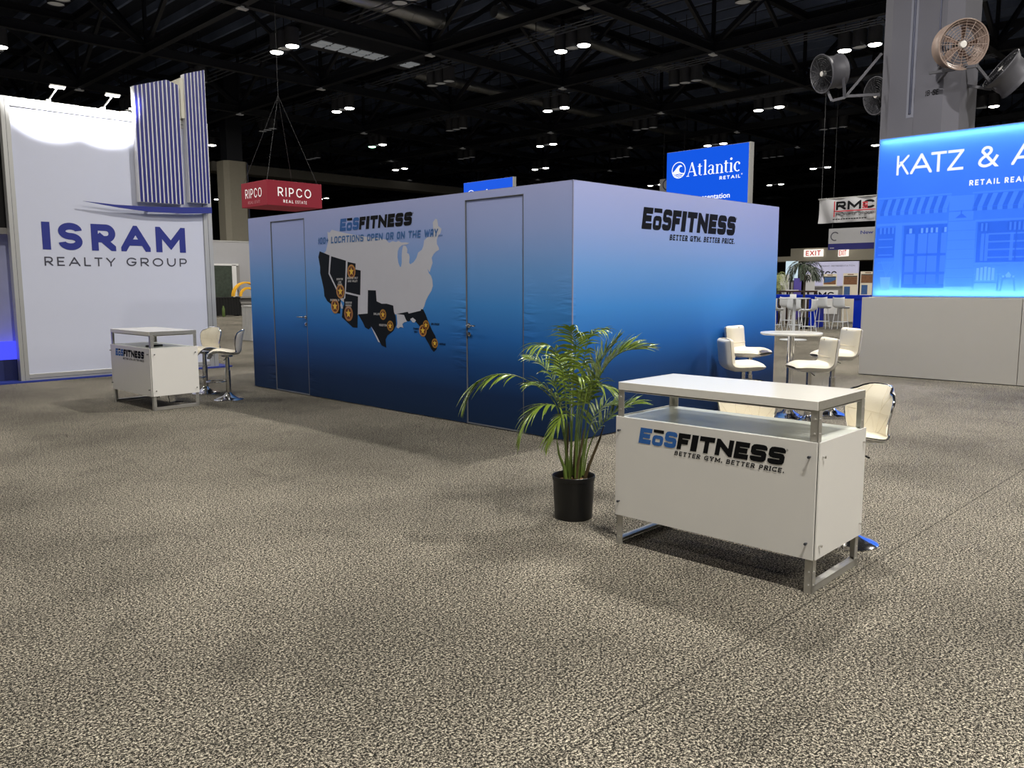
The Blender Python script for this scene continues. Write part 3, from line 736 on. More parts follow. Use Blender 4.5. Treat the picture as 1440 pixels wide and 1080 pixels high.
def shell_stool(label, loc, rz, seat_z=.655, group=None):
    t = thing('shell_bar_stool', label, 'bar stool', loc, rz, group)
    W = lambda mb, n, m, par=None, **k: mb.build(n, m, par or t, world=False, **k)
    L2 = lambda p: (p[0], p[1], p[2] + seat_z)
    NU, NV = 14, 26
    cu = MB()
    inn = lambda i, j: L2(shell_pt(i * 2 - 1, j, .008 + .036 * (1 - abs(i * 2 - 1) ** 3) * min(1, 9 * j, 9 * (1 - j))))
    cu.grid(inn, NU, NV)
    s = W(cu, 'seat_cushion', M['cream'], smooth=True)
    W(MB().grid(lambda i, j: L2(shell_pt(i * 2 - 1, j, -.012)), NU, NV), 'shell_back', M['shellback'], smooth=True)
    edge = [(-1 + 2 * i / 10, 0) for i in range(10)] + [(1, j / 26) for j in range(26)] + [(1 - 2 * i / 10, 1) for i in range(10)] + [(-1, 1 - j / 26) for j in range(26)]
    W(MB().tube([L2(shell_pt(u, v, .0)) for u, v in edge], .0085, 8, closed=True), 'edge_trim', M['chrome'], smooth=True)
    sm = MB()
    at = lambda u, v: L2(shell_pt(u, v, .008 + .036 * (1 - abs(u) ** 3) * min(1, 9 * v, 9 * (1 - v))))
    for u0 in (-.42, .42): sm.tube([at(u0 * (1 - .25 * abs(v - .8)), v) for v in [.56 + .42 * i / 14 for i in range(15)]], .0022, 5)
    for v0 in (.56, .80): sm.tube([at(-.92 + 1.84 * i / 14, v0) for i in range(15)], .0022, 5)
    for u0, u1, v0, v1 in ((-.42, .0, .58, .79), (.42, .0, .58, .79), (-.44, -.9, .58, .79), (.44, .9, .58, .79), (-.42, -.85, .82, .96), (.42, .85, .82, .96)):
        sm.tube([at(u0 + (u1 - u0) * i / 8, v0 + (v1 - v0) * i / 8) for i in range(9)], .0018, 5)
    W(sm, 'stitching', M['seam'], s, smooth=True)
    stool_base(t, seat_z - .028)
    return t
shell_stool('cream shell bar stool at far left, nearer the long blue booth', (5.187, 10.743, 0), R(150), .652)
shell_stool('cream shell bar stool at far left, half behind the far white counter', (5.267, 11.628, 0), R(196), .645)
shell_stool('cream quilted shell stool sticking out right of the nearest counter', (4.925, 2.00, 0), R(150), .655)
shell_stool('cream quilted shell stool hidden behind the middle of the nearest counter', (5.06, 2.79, 0), R(196), .590)

LP = [(.215, .0), (.12, .004), (.02, .0), (-.08, -.004), (-.150, .004), (-.192, .038), (-.205, .100), (-.212, .170), (-.220, .240), (-.226, .300), (-.230, .325)]
def lounge_pt(u, v, side):
    x, z = interp(LP, v)
    x2, z2 = interp(LP, min(1, v + .01)); x1, z1 = interp(LP, max(0, v - .01))
    tx, tz = x2 - x1, z2 - z1; l = math.hypot(tx, tz); nx, nz = tz / l, -tx / l
    w = .205 * (1 - .16 * max(0, (abs(v - .5) * 2 - .86) / .14) ** 2)
    th = .050 * math.sqrt(max(0, 1 - abs(u) ** 6)) * math.sqrt(max(.02, min(1, 9 * v, 9 * (1 - v)))) + .003
    pf = 1 + (.28 * (1 - u * u) if side > 0 else 0)
    return (x + nx * th * side * pf, u * w, z + nz * th * side * pf)
def lounge_stool(label, loc, rz, seat_z):
    t = thing('padded_bar_stool', label, 'bar stool', loc, rz)
    W = lambda mb, n, m, par=None, **k: mb.build(n, m, par or t, world=False, **k)
    L2 = lambda p: (p[0], p[1], p[2] + seat_z - .060)
    W(MB().grid(lambda i, j: L2(lounge_pt(i * 2 - 1, j, 1)), 16, 30), 'seat_cushion', M['cream'], smooth=True)
    W(MB().grid(lambda i, j: L2(lounge_pt(i * 2 - 1, j, -1)), 16, 30), 'outer_cover', M['shadedback'], smooth=True)
    sm = MB(); sm.tube([L2(lounge_pt(-.9 + 1.8 * i / 12, .62, 1.06)) for i in range(13)], .0035, 5)
    W(sm, 'crease_piping', M['seam'], smooth=True)
    bt = MB().lathe([(.012, 0), (.010, .006), (0, .007)], L2(lounge_pt(0, .90, 1.02)), 12, Matrix.Rotation(R(90), 4, 'Y'))
    W(bt, 'button', M['seam'], smooth=True)
    stool_base(t, seat_z - .085, rest=True)
    return t
lounge_stool('cream padded stool standing closest to the blue booth face, behind another stool', (9.17, 4.985, 0), R(-88), .800)
lounge_stool('cream padded stool showing its shaded back, left of the round white table', (8.71, 4.82, 0), R(-42), .680)
lounge_stool('cream padded stool right of the round table, half behind another padded stool', (9.67, 4.16, 0), R(142), .785)
lounge_stool('cream padded stool right in front of the round white table, its seat pointing left', (8.84, 4.07, 0), R(136), .715)

t = thing('pedestal_table', 'round white pedestal table between four cream padded stools', 'table', (9.17, 4.46, 0))
W = lambda mb, n, m, **k: mb.build(n, m, t, world=False, **k)
W(MB().lathe([(0, .985), (.345, .985), (.352, .992), (.352, 1.006), (.345, 1.012), (0, 1.012)], n=56), 'tabletop', M['whitetop'], smooth=True)
W(MB().lathe([(.038, .10), (.038, .97), (.10, .975), (.10, .985)], n=24), 'pole', M['chrome'], smooth=True)
W(MB().lathe([(.225, 0), (.228, .006), (.215, .014), (.15, .03), (.08, .06), (.045, .10), (0, .10)], n=40), 'base', M['chrome'], smooth=True)

# ------------------------------------------------------------------ potted palm (in front of the booth corner)
PC = Vector((4.165, 3.555, 0)); PR = Vector((.648, -.762, 0)); PF = Vector((.762, .648, 0))
palm = thing('potted_palm', 'potted areca palm with arching fronds in a black plastic pot', 'potted plant', PC)
def pp(dx, z, dep=0.0): return PC + PR * dx + PF * dep + Vector((0, 0, z))
W = lambda mb, n, m, par=None, **k: mb.build(n, m, par or palm, **k)
W(MB().lathe([(0, .012), (.126, .0), (.130, .004), (.137, .15), (.141, .268), (.147, .270), (.148, .296), (.143, .298), (.139, .290), (.136, .24)], PC, 48), 'pot', M['black'], smooth=True)
W(MB().lathe([(0, .262), (.06, .258), (.136, .248)], PC, 32), 'soil', M['soil'], smooth=True)
def leaflet(mb, p, d, nrm, L_, w, droop, twist=0):
    """folded strip leaf from p along d, drooping"""
    d = d.normalized(); sd = d.cross(nrm).normalized(); pts = []
    n = 5; q = p.copy(); dd = d.copy()
    rows = []
    for i in range(n + 1):
        f = i / n; ww = w * (1.0 - .3 * f) * (min(1, .35 + 4 * f)) * (1 if f < .6 else max(.04, (1 - f) / .4))
        sd2 = (sd + nrm * twist * f).normalized()
        up = sd2.cross(dd).normalized()
        rows.append((q - sd2 * ww + up * ww * .35, q.copy(), q + sd2 * ww + up * ww * .35))
        dd = (dd + Vector((0, 0, -droop * (.4 + f)))).normalized()
        q = q + dd * (L_ / n)
    vs = [v for r in rows for v in r]; fs = []
    for i in range(n):
        a = i * 3; fs += [(a, a + 1, a + 4, a + 3), (a + 1, a + 2, a + 5, a + 4)]
    mb.add(vs, fs)
def frond(pts, n, L_, start=.3, droop=.16, spread=1.0, w=.0085, hang=0.0, name='frond', parent=None, stemr=.006, mleaf='leaf', mstem='stem', seed=0, nrm0=None):
    rnd = random.Random(seed)
    P = [Vector(interp([tuple(q) for q in pts], i / 24)) for i in range(25)]
    st = MB().tube(P, [stemr * (1 - .75 * i / 24) for i in range(25)], 6)
    so = st.build(name, M[mstem], parent, smooth=True)
    lf = MB()
    for i in range(n):
        f = start + (1 - start) * (i + .5) / n
        k = f * 24; a = min(int(k), 23); p = P[a].lerp(P[a + 1], k - a); tg = (P[a + 1] - P[a]).normalized()
        up = Vector((0, 0, 1)); sd = tg.cross(up)
        sd = sd.normalized() if sd.length > .15 else PR.copy()
        nr = sd.cross(tg).normalized()
        e = math.sin(math.pi * min(1, .14 + .80 * (i + .5) / n)) ** .6
        for sgn in (-1, 1):
            if rnd.random() < .04: continue
            d = tg * (.50 + .75 * (i / n)) + sd * sgn * spread + nr * (.22 + .2 * rnd.random()) + Vector((0, 0, -hang)) + Vector((rnd.uniform(-.12, .12), rnd.uniform(-.12, .12), rnd.uniform(-.1, .1)))
            leaflet(lf, p, d, nr, L_ * e * rnd.uniform(.85, 1.12), w * rnd.uniform(.8, 1.15), droop * rnd.uniform(.6, 1.5), rnd.uniform(-.5, .5))
    lo = lf.build('leaflets', M[mleaf], so, smooth=True)
    return so
# (points: sideways, height, depth), measured in metres from the pot
FR = [
 # far left drooping frond
 ([(-.03, .28, 0), (-.08, .62, .02), (-.16, .83, .03), (-.36, .96, .03), (-.52, .985, .02), (-.66, .93, .0), (-.735, .79, -.02)], 17, .24, .52, .20, .35, .0115, .55),
 # lower left drooping fan
 ([(-.05, .28, -.03), (-.055, .55, -.08), (-.08, .76, -.13), (-.19, .81, -.20), (-.29, .74, -.24), (-.345, .60, -.26)], 17, .22, .44, .22, .55, .0100, .35),
 ([(-.03, .28, -.03), (-.02, .52, -.08), (-.02, .70, -.14), (-.07, .745, -.22), (-.13, .66, -.27), (-.17, .56, -.29)], 13, .17, .45, .22, .6, .0095, .35),
 # crown, going up
 ([(-.02, .28, .02), (-.01, .70, .03), (-.005, 1.02, .02), (.01, 1.20, -.02), (-.03, 1.31, -.10)], 18, .22, .52, .34, .8, .0080, .20),
 ([(-.04, .28, .0), (-.05, .70, .0), (-.075, .98, -.02), (-.14, 1.17, -.08), (-.27, 1.19, -.14)], 20, .24, .45, .30, .8, .0085, .25),
 ([(.0, .28, .04), (.02, .70, .08), (.06, 1.02, .12), (.10, 1.22, .14), (.19, 1.28, .12)], 20, .22, .48, .28, .85, .0080, .15),
 # big right hand frond
 ([(.05, .28, .0), (.075, .60, .0), (.12, .86, -.02), (.22, 1.06, -.04), (.33, 1.15, -.05), (.46, 1.165, -.06)], 36, .29, .34, .09, 1.0, .0120, -.02),
 ([(.03, .28, .03), (.05, .62, .08), (.10, .90, .14), (.20, 1.09, .16), (.29, 1.20, .16)], 28, .26, .38, .10, 1.0, .0105, .0),
 # mid left fronds
 ([(-.05, .28, .03), (-.07, .62, .07), (-.12, .86, .10), (-.20, 1.02, .12), (-.30, 1.08, .12)], 19, .24, .42, .16, .95, .0092, .1),
 ([(-.04, .28, -.02), (-.06, .58, -.04), (-.10, .78, -.06), (-.19, .90, -.09), (-.29, .93, -.11)], 18, .22, .42, .18, .9, .0092, .1),
 # middle tangle
 ([(.01, .28, -.03), (.02, .58, -.06), (.04, .80, -.10), (.06, .96, -.16), (.02, 1.0, -.24)], 15, .20, .48, .30, .85, .0075, .25),
 ([(.02, .28, -.01), (.03, .56, -.02), (.06, .78, -.03), (.14, .92, -.06), (.25, .91, -.09)], 18, .24, .46, .26, .9, .0085, .25),
 ([(-.01, .28, .05), (-.02, .56, .10), (-.03, .80, .16), (-.05, .98, .22), (-.09, 1.08, .28)], 16, .22, .46, .22, .9, .0078, .15),
 # low right frond, behind the counter
 ([(.07, .28, .04), (.10, .46, .07), (.17, .60, .10), (.30, .72, .13), (.43, .77, .15)], 19, .24, .42, .12, .9, .0095, -.05),
 ([(.06, .28, .05), (.085, .48, .10), (.12, .64, .14), (.20, .74, .18), (.29, .75, .20)], 14, .20, .45, .16, .9, .0090, .0),
]
for i, (pts, n, L_, st_, dr_, sp_, w_, hg_) in enumerate(FR):
    frond([pp(a, b, c) for a, b, c in pts], n, L_, st_, dr_, sp_, w_, hg_, parent=palm, stemr=.0062, seed=i + 3)
for i, (a, c, h, lean) in enumerate(((-.06, .0, .56, .02), (-.025, .03, .46, -.03), (.015, -.02, .52, .04), (.03, .03, .5, .05), (.075, .02, .54, .10), (-.05, -.05, .45, -.05), (.005, .05, .4, .0))):
    W(MB().tube([pp(a, .255, c), pp(a + lean * .3, .36, c), pp(a + lean, h, c), pp(a + lean * 1.3, h + .10, c)], [.013, .011, .008, .002], 8), 'cane', M['sheath' if i % 2 == 0 else 'stem'], smooth=True)
# ------------------------------------------------------------------ plain text helper (thin built-in lettering for small words)
def word(s, fr, x0, x1, y0, h, m, name, parent, off=.004, bold=.0):
    cu = bpy.data.curves.new('word', 'FONT'); cu.body = s; cu.size = 1.0; cu.offset = bold
    ob = bpy.data.objects.new('word', cu); col.objects.link(ob)
    dg = bpy.context.evaluated_depsgraph_get(); dg.update()
    me = bpy.data.meshes.new_from_object(ob.evaluated_get(dg))
    vs = [v.co.copy() for v in me.vertices]; fs = [tuple(p.vertices) for p in me.polygons]
    bpy.data.objects.remove(ob); bpy.data.curves.remove(cu); bpy.data.meshes.remove(me)
    xa = min(v.x for v in vs); xb = max(v.x for v in vs); sx = (x1 - x0) / (xb - xa); sy = h / .70
    mb = MB().add([fr(x0 + (v.x - xa) * sx, y0 + v.y * sy, off) for v in vs], fs)
    return mb.build(name, m, parent)

# ------------------------------------------------------------------ tall white display wall at left
t = thing('display_wall', 'tall white display wall with blue letters, slatted blue tower emblem and swoosh', 'display wall', (3.72, 15.15, 0))
IY = 15.15; IX0, IX1, IH = 3.735, 7.13, 4.58
B = lambda mb, n, m, par=None, **k: mb.build(n, m, par or t, **k)
B(MB().box((3.862, IY - .004, .13), (6.965, IY + .10, 4.435)), 'white_panel', M['panel'])
for n, a, b in (('frame_post', (IX0, IY - .03, .002), (3.862, IY + .12, IH)), ('frame_post', (6.965, IY - .03, .002), (IX1, IY + .12, IH)),
                ('frame_rail', (3.862, IY - .028, 4.435), (6.965, IY + .12, IH)), ('frame_rail', (3.862, IY - .028, .002), (6.965, IY + .12, .13))):
    p = B(MB().box(a, b), n, M['frame'], bevel=.004)
    gm = MB(); w = b[0] - a[0]; h = b[2] - a[2]
    if h > w: gm.box((a[0] + w * .48, a[1] - .001, a[2] + .01), (a[0] + w * .52, a[1] + .01, b[2] - .01))
    else: gm.box((a[0] + .0, a[1] - .001, a[2] + h * .40), (b[0], a[1] + .01, a[2] + h * .46))
    B(gm, 'channel', M['groove'], p)
IF = frame((0, IY - .004, 0), (1, 0, 0), UZ)
a = MB()
for ch, x0, x1 in (('I', 4.205, 4.330), ('S', 4.452, 4.824), ('R', 4.968, 5.366), ('A', 5.452, 5.962), ('M', 6.063, 6.606)):
    w = x1 - x0
    for q in glyph(ch, 0, w, .455, .112 if ch != 'I' else w, 1.0, 8):
        a.add([IF(x0 + p.x, 2.182 + p.y, .004 + p.z) for p in q], [tuple(range(len(q)))])
B(a, 'large_lettering', M['navy'])
a = MB(); text(a, IF, 'REALTY', 4.215, 5.340, 1.915, .150, .15, 'geo', .36, 0, .005); text(a, IF, 'GROUP', 5.528, 6.612, 1.925, .150, .15, 'geo', .36, 0, .005)
B(a, 'small_lettering', M['slate'])
SF = frame((0, 15.0, 0), (1, 0, 0), UZ)
def tower(x0, x1, z0, top, n, name, dp):
    """flat slatted tower: top = [(x, z)...] skyline"""
    pts = [(x0, z0), (x1, z0)] + [(x, z) for x, z in reversed(top)]
    o = B(MB().prism(pts, SF, 0, -dp), name, M['slatwhite'])
    def zt(x):
        for (xa, za), (xb, zb) in zip(top, top[1:]):
            if xa <= x <= xb: return za + (zb - za) * (x - xa) / (xb - xa)
        return top[-1][1]
    pitch = (x1 - x0) / n
    for i in range(n):
        xa = x0 + pitch * (i + .20); xb = xa + pitch * .56
        q = [(xa, z0), (xb, z0), (xb, zt(xb)), (xa, zt(xa))]
        B(MB().prism(q, SF, .014, .001), 'blue_slat', M['stripe'], o)
tower(5.765, 6.565, 3.052, [(5.765, 5.024), (6.344, 5.222), (6.565, 5.158)], 11, 'tower_emblem', .13)
tower(6.668, 7.062, 3.10, [(6.668, 5.375), (7.062, 5.515)], 6, 'tower_emblem', .13)
B(MB().box((6.60, 15.02, 4.60), (6.70, 15.55, 5.30)), 'support_board', M['creamwall'])
B(MB().box((6.95, 15.14, 4.60), (7.05, 15.60, 5.40)), 'support_board', M['creamwall'])
sw = [(4.828, 3.0), (5.35, 2.972), (5.936, 2.975), (6.55, 3.002), (7.075, 3.035), (7.075, 2.925), (6.55, 2.888), (5.93, 2.882), (5.40, 2.925)]
B(MB().prism(sw, SF, .012, -.012), 'swoosh', M['navy'])
st_ = MB()
for x in (5.95, 6.5, 7.0): st_.box((x - .02, 15.012, 2.91), (x + .02, IY, 2.95))
B(st_, 'standoff', M['frame'])
for x, lab in ((4.446, 'left white arm spotlight clamped on top of the tall white wall'), (5.29, 'right white arm spotlight clamped on top of the tall white wall')):
    s = thing('arm_spotlight', lab, 'spotlight', (x, IY, 4.58))
    MB().box((x - .03, IY - .04, 4.575), (x + .03, IY + .06, 4.612)).build('clamp', M['white'], s)
    MB().bar((x, IY - .01, 4.60), (x + .03, IY - .40, 4.745), .018).build('arm', M['frame'], s)
    hd_ = MB().box((x - .085, IY - .45, 4.748), (x + .145, IY - .37, 4.768), mrot(0, R(-16))); hd_.build('lamp_head', M['white'], s)
    MB().box((x - .075, IY - .445, 4.744), (x + .135, IY - .375, 4.747), mrot(0, R(-16)), (x + .03, IY - .41, 4.758)).build('lens', M['lit'], s)
    ld = bpy.data.lights.new('arm_spotlight_beam', 'SPOT'); ld.energy = SPOT_W; ld.spot_size = R(130); ld.spot_blend = .10; ld.shadow_soft_size = .03; ld.color = (1, .99, .97)
    lo = bpy.data.objects.new('arm_spotlight_beam', ld); col.objects.link(lo); lo.location = (x + .03, IY - .44, 4.715)
    lo.rotation_euler = (Vector((x + .03, IY, 4.735)) - lo.location).to_track_quat('-Z', 'Y').to_euler()
tag(MB().box((2.0, 15.03, 0), (7.36, 15.117, .026)).box((2.0, 15.117, 0), (3.728, 18.0, .026)).box((7.137, 15.117, 0), (7.36, 18.0, .026)).build('booth_platform', M['platblue']), 'low royal blue carpeted platform under the tall white wall', 'platform')
# glowing niche left of the wall
t = thing('lit_niche', 'blue glowing niche with a pale wall left of the tall white wall', 'display niche', (3.1, 15.4, 0))
MB().box((2.2, 15.62, .026), (4.3, 15.70, 2.42)).build('niche_wall', M['alcove'], t)
MB().box((2.2, 15.30, 2.42), (4.2, 15.72, 2.52)).build('niche_header', M['grey'], t)
MB().box((2.2, 15.50, 2.52), (4.2, 15.60, 4.5)).build('upper_panel', M['blackmatte'], t)
MB().box((2.2, 15.42, .37), (4.1, 15.615, .66)).build('glow_panel', M['ledblue'], t)
MB().box((2.2, 15.36, .027), (4.1, 15.61, .37)).build('navy_base', mat('navy plinth', rgb(28, 38, 92), .5), t)

# ------------------------------------------------------------------ back-lit sign and its base at right
KX = 14.30
t = thing('backlit_sign', 'large glowing blue fabric sign with a street front picture at right', 'sign', (KX, 3.0, 1.352))
KF = frame((KX, 0, 0), (0, -1, 0), UZ)
KY0, KY1, KZ0, KZ1 = 5.515, .40, 1.362, 3.957
fm = MB()
for a, b in (((KX - .006, KY1, KZ0 - .012), (KX + .22, KY0 + .01, KZ0)), ((KX - .006, KY1, KZ1), (KX + .22, KY0 + .01, KZ1 + .010)), ((KX - .006, KY0, KZ0), (KX + .22, KY0 + .012, KZ1)), ((KX - .006, KY1 - .012, KZ0), (KX + .22, KY1, KZ1))):
    fm.box(a, b)
fm.build('sign_frame', mat('sign frame', rgb(120, 150, 190), .4, .3), t)
MB().box((KX + .20, KY1, KZ0), (KX + .22, KY0, KZ1)).build('back_sheet', M['slatwhite'], t)
sheet = MB().box((KX, KY1, KZ0), (KX + .002, KY0, KZ1)).build('glowing_sheet', glow_sheet('blue glowing fabric', KBLUE[0], KGLOW[0]), t)
pale = glow_sheet('pale blue print', KBLUE[1], KGLOW[1]); deep = glow_sheet('deep blue print', KBLUE[2], KGLOW[2]); vp = glow_sheet('very pale print', KBLUE[3], KGLOW[3])
dk = MB(); pl = MB(); vpl = MB()
rk = lambda mb, y0, z0, y1, z1, off: rect(mb, KF, -y0, z0, -y1, z1, off)
def awning(y0, y1, z0, z1, n, lean):
    w = (y0 - y1) / n
    for i in range(n):
        ya = y0 - w * i; yb = ya - w
        mb = pl if i % 2 else dk
        mb.poly([(-ya + lean, z0 + .06), (-yb + lean, z0 + .06), (-yb, z1), (-ya, z1)], KF, .002)
        mb.poly([(-ya + lean, z0), (-yb + lean, z0), (-yb + lean, z0 + .055), (-ya + lean, z0 + .055)], KF, .002)
awning(5.40, 4.36, 2.70, 2.965, 16, -.06); awning(3.98, 1.9, 2.70, 2.955, 30, -.07); awning(1.6, .6, 2.70, 2.955, 16, -.06)
rk(pl, 5.50, 2.975, 4.36, 3.0, .0025); rk(pl, 4.06, 2.965, 1.8, 2.99, .0025)
# shop front: posts, doors and panes
rk(pl, 5.50, 2.53, 4.40, 2.57, .002); rk(pl, 5.19, 1.50, 5.09, 2.53, .002)
rk(dk, 5.50, 2.00, 5.20, 2.50, .0015); rk(dk, 5.06, 1.50, 4.40, 2.52, .0015)
for ya, yb in ((5.02, 4.88), (4.83, 4.53), (4.48, 4.40)):
    rk(pl, ya, 1.56, yb, 1.72, .002); rk(pl, ya, 1.76, yb, 2.02, .002); rk(pl, ya, 2.06, yb, 2.38, .002)
    n = max(1, int((ya - yb) / .035))
    for i in range(n): rk(vpl if i % 2 else dk, ya - (ya - yb) * i / n, 2.39, ya - (ya - yb) * (i + .9) / n, 2.47, .0025)
rk(dk, 4.69, 1.56, 4.675, 2.4, .003)
for i in range(8): rk(pl if i % 2 else dk, 5.48 - .033 * i, 2.40, 5.48 - .033 * (i + .9), 2.50, .003)
for i in range(5): rk(pl, 5.46, 1.78 + .13 * i, 5.23, 1.80 + .13 * i, .002)
# stone pier with its lamp
for i in range(7): rk(pl, 4.385, 1.52 + .148 * i, 3.985, 1.52 + .148 * i + .14, .002)
rk(pl, 4.385, 2.56, 4.03, 2.70, .002); rk(pl, 4.385, 2.72, 4.03, 2.95, .002)
dk.poly([(-4.29, 2.60), (-4.12, 2.60), (-4.18, 2.66), (-4.22, 2.66)], KF, .003); rk(dk, 4.215, 2.66, 4.195, 2.72, .003)
# window with shelves, seats in front
rk(dk, 3.96, 1.90, 1.9, 2.52, .0015); rk(pl, 4.0, 2.53, 1.85, 2.56, .002); rk(pl, 4.0, 1.86, 1.85, 1.895, .002)
for ya, yb in ((3.94, 3.78), (3.55, 3.2), (2.9, 2.5), (2.3, 2.0)):
    n = int((ya - yb) / .03)
    for i in range(n): rk(pl if i % 2 else dk, ya - .03 * i, 2.38, ya - .03 * (i + .9), 2.50, .002)
for i in range(4): rk(pl, 3.80, 1.96 + .12 * i, 2.0, 1.985 + .12 * i, .002)
for y in (3.90, 3.84, 3.50, 3.05): rk(pl, y, 1.92, y - .045, 2.34, .0025)
rk(dk, 3.43, 1.9, 3.41, 2.5, .003); rk(dk, 2.7, 1.9, 2.68, 2.5, .003)
def armchair(yc):
    for i in range(5): rk(vpl, yc + .135 - .054 * i, 1.62, yc + .135 - .054 * i - .036, 1.83 - .01 * abs(i - 2), .003)
    rk(pl, yc + .18, 1.575, yc - .18, 1.60, .003)
    for s in (-1, 1):
        rk(pl, yc + s * .17 + .012, 1.45, yc + s * .17 - .012, 1.72, .003); rk(pl, yc + s * .18 + .03, 1.70, yc + s * .18 - .03, 1.725, .0035)
armchair(3.80); armchair(3.05)
rk(pl, 3.60, 1.64, 3.38, 1.66, .003)
for s in (-1, 1): pl.poly([(-3.49 + s * .075 - .012, 1.64), (-3.49 + s * .075 + .012, 1.64), (-3.49 + s * .10 + .012, 1.45), (-3.49 + s * .10 - .012, 1.45)], KF, .003)
vpl.poly([(-3.52, 1.66), (-3.46, 1.66), (-3.45, 1.70), (-3.49, 1.75), (-3.53, 1.70)], KF, .003); rk(vpl, 3.575, 1.66, 3.545, 1.69, .003); rk(vpl, 3.435, 1.66, 3.405, 1.69, .003)
vpl.poly([(-5.38, 1.46), (-5.26, 1.46), (-5.235, 1.68), (-5.41, 1.68)], KF, .003)
for i in range(7): pl.poly([(-5.32, 1.68), (-5.31, 1.68), (-5.28 + .035 * (i - 3), 1.95), (-5.30 + .035 * (i - 3), 1.95)], KF, .003)
tag(dk.build('street_picture', deep, t), 'deep blue shapes of the street picture'); tag(pl.build('street_picture', pale, t), 'pale blue shapes of the street picture'); tag(vpl.build('street_picture', vp, t), 'palest shapes of the street picture')
kw = emis('white back-lit lettering', (.95, .97, 1, 1), 1.0)
a = MB()
for ch, y0, y1 in (('K', 5.232, 5.02), ('A', 5.035, 4.71), ('T', 4.75, 4.50), ('Z', 4.47, 4.225)):
    pass
text(a, KF, 'K', -5.228, -5.035, 3.350, .315, .135, 'geo', .1, 0, .005)
text(a, KF, 'A', -5.012, -4.680, 3.350, .315, .135, 'geo', .1, 0, .005)
text(a, KF, 'T', -4.700, -4.470, 3.350, .315, .135, 'geo', .1, 0, .005)
text(a, KF, 'Z', -4.450, -4.218, 3.350, .315, .135, 'geo', .1, 0, .005)
a.build('large_lettering', kw, t); a = MB()
text(a, KF, '&', -4.010, -3.745, 3.350, .320, .13, 'geo', .1, 0, .005)
a.build('large_lettering', kw, t); a = MB()
text(a, KF, 'A', -3.555, -3.225, 3.350, .315, .135, 'geo', .1, 0, .005)
a.build('large_lettering', kw, t)
a = MB(); text(a, KF, 'RETAIL', -4.117, -3.690, 3.090, .085, .21, 'geo', .30, 0, .005); text(a, KF, 'REAL', -3.628, -3.335, 3.090, .085, .21, 'geo', .30, 0, .005)
a.build('small_lettering', kw, t)
for z, rx, nm in ((KZ0 + .012, 180, 'lower'), (KZ1 - .012, 0, 'upper')):
    MB().box((KX + .07, KY1 + .02, z - .006), (KX + .10, KY0 - .02, z + .006)).build('led_strip', M['led'], t)
    n = 9
    ld = bpy.data.lights.new('sign_led_' + nm, 'AREA'); ld.shape = 'RECTANGLE'; ld.size = KY0 - KY1 - .06; ld.size_y = .03; ld.energy = LED_W[nm == 'upper']; ld.color = (.45, .80, 1.0)
    lo = bpy.data.objects.new('sign_led_' + nm, ld); col.objects.link(lo); lo.location = (KX + .06, (KY0 + KY1) / 2, z + (.010 if rx == 180 else -.010))
    zz = -Vector((-.45, 0, 1 if rx == 180 else -1)).normalized(); xx = Vector((0, 1, 0)); yy = zz.cross(xx)
    lo.rotation_euler = Matrix((xx, yy, zz)).transposed().to_euler()
t = thing('base_wall', 'low pale taupe base wall below the glowing blue sign', 'counter', (14.28, 3.2, 0))
MB().box((14.28, 3.272, .012), (15.0, 5.685, 1.338)).build('base_panel', M['taupe'], t, bevel=.004)
MB().box((14.28, .40, .012), (15.0, 3.264, 1.338)).build('base_panel', M['taupe'], t, bevel=.004)
MB().box((14.33, .45, 0), (14.95, 5.63, .02)).build('plinth', M['groove'], t)

# ------------------------------------------------------------------ hall columns with drum fans
def column(name_label, x0, x1, y0, y1, h, m='concrete', topdark=None):
    t = thing('hall_column', name_label, 'column', ((x0 + x1) / 2, (y0 + y1) / 2, 0))
    c = .28
    pts = [(x0 + c, y0), (x1 - c, y0), (x1, y0 + c), (x1, y1 - c), (x1 - c, y1), (x0 + c, y1), (x0, y1 - c), (x0, y0 + c)]
    F = lambda x, y, d=0: Vector((x, y, d))
    MB().prism(pts, F, 0, h).build('shaft', M[m] if isinstance(m, str) else m, t)
    if topdark:
        MB().box((x0 + .3, y0 + .3, h), (x1 - .3, y1 - .3, 15.5)).build('upper_post', M['steelblack'], t)
    return t
t = column('pale concrete column carrying four drum fans behind the glowing blue sign', 20.6, 22.35, 6.32, 8.08, 16.2)
MB().tube([(20.585, 7.30, 16.1), (20.585, 7.30, 5.5)], .035, 8).build('conduit', M['conduit'], t, smooth=True)
MB().box((20.575, 7.22, 5.42), (20.6, 7.38, 16.1)).build('conduit_channel', mat('recess paint', rgb(120, 122, 136), .7), t)
MB().box((20.580, 7.22, 0), (20.6, 7.45, 5.42)).build('cover_strip', M['concrete'], t)
MB().tube([(20.58, 6.72, 16.1), (20.58, 6.74, 6.5)], .018, 6).build('conduit', M['conduit'], t, smooth=True)
MB().box((20.55, 6.66, 6.85), (20.6, 6.80, 7.15)).build('junction_box', M['conduit'], t)
a = MB(); CF = frame((20.6, 0, 0), (0, -1, 0), UZ)
text(a, CF, '1B-SE', -6.985, -6.700, 5.86, .125, .2, 'blk', .16, .1, .006); a.build('stencil_lettering', M['ink'], t)
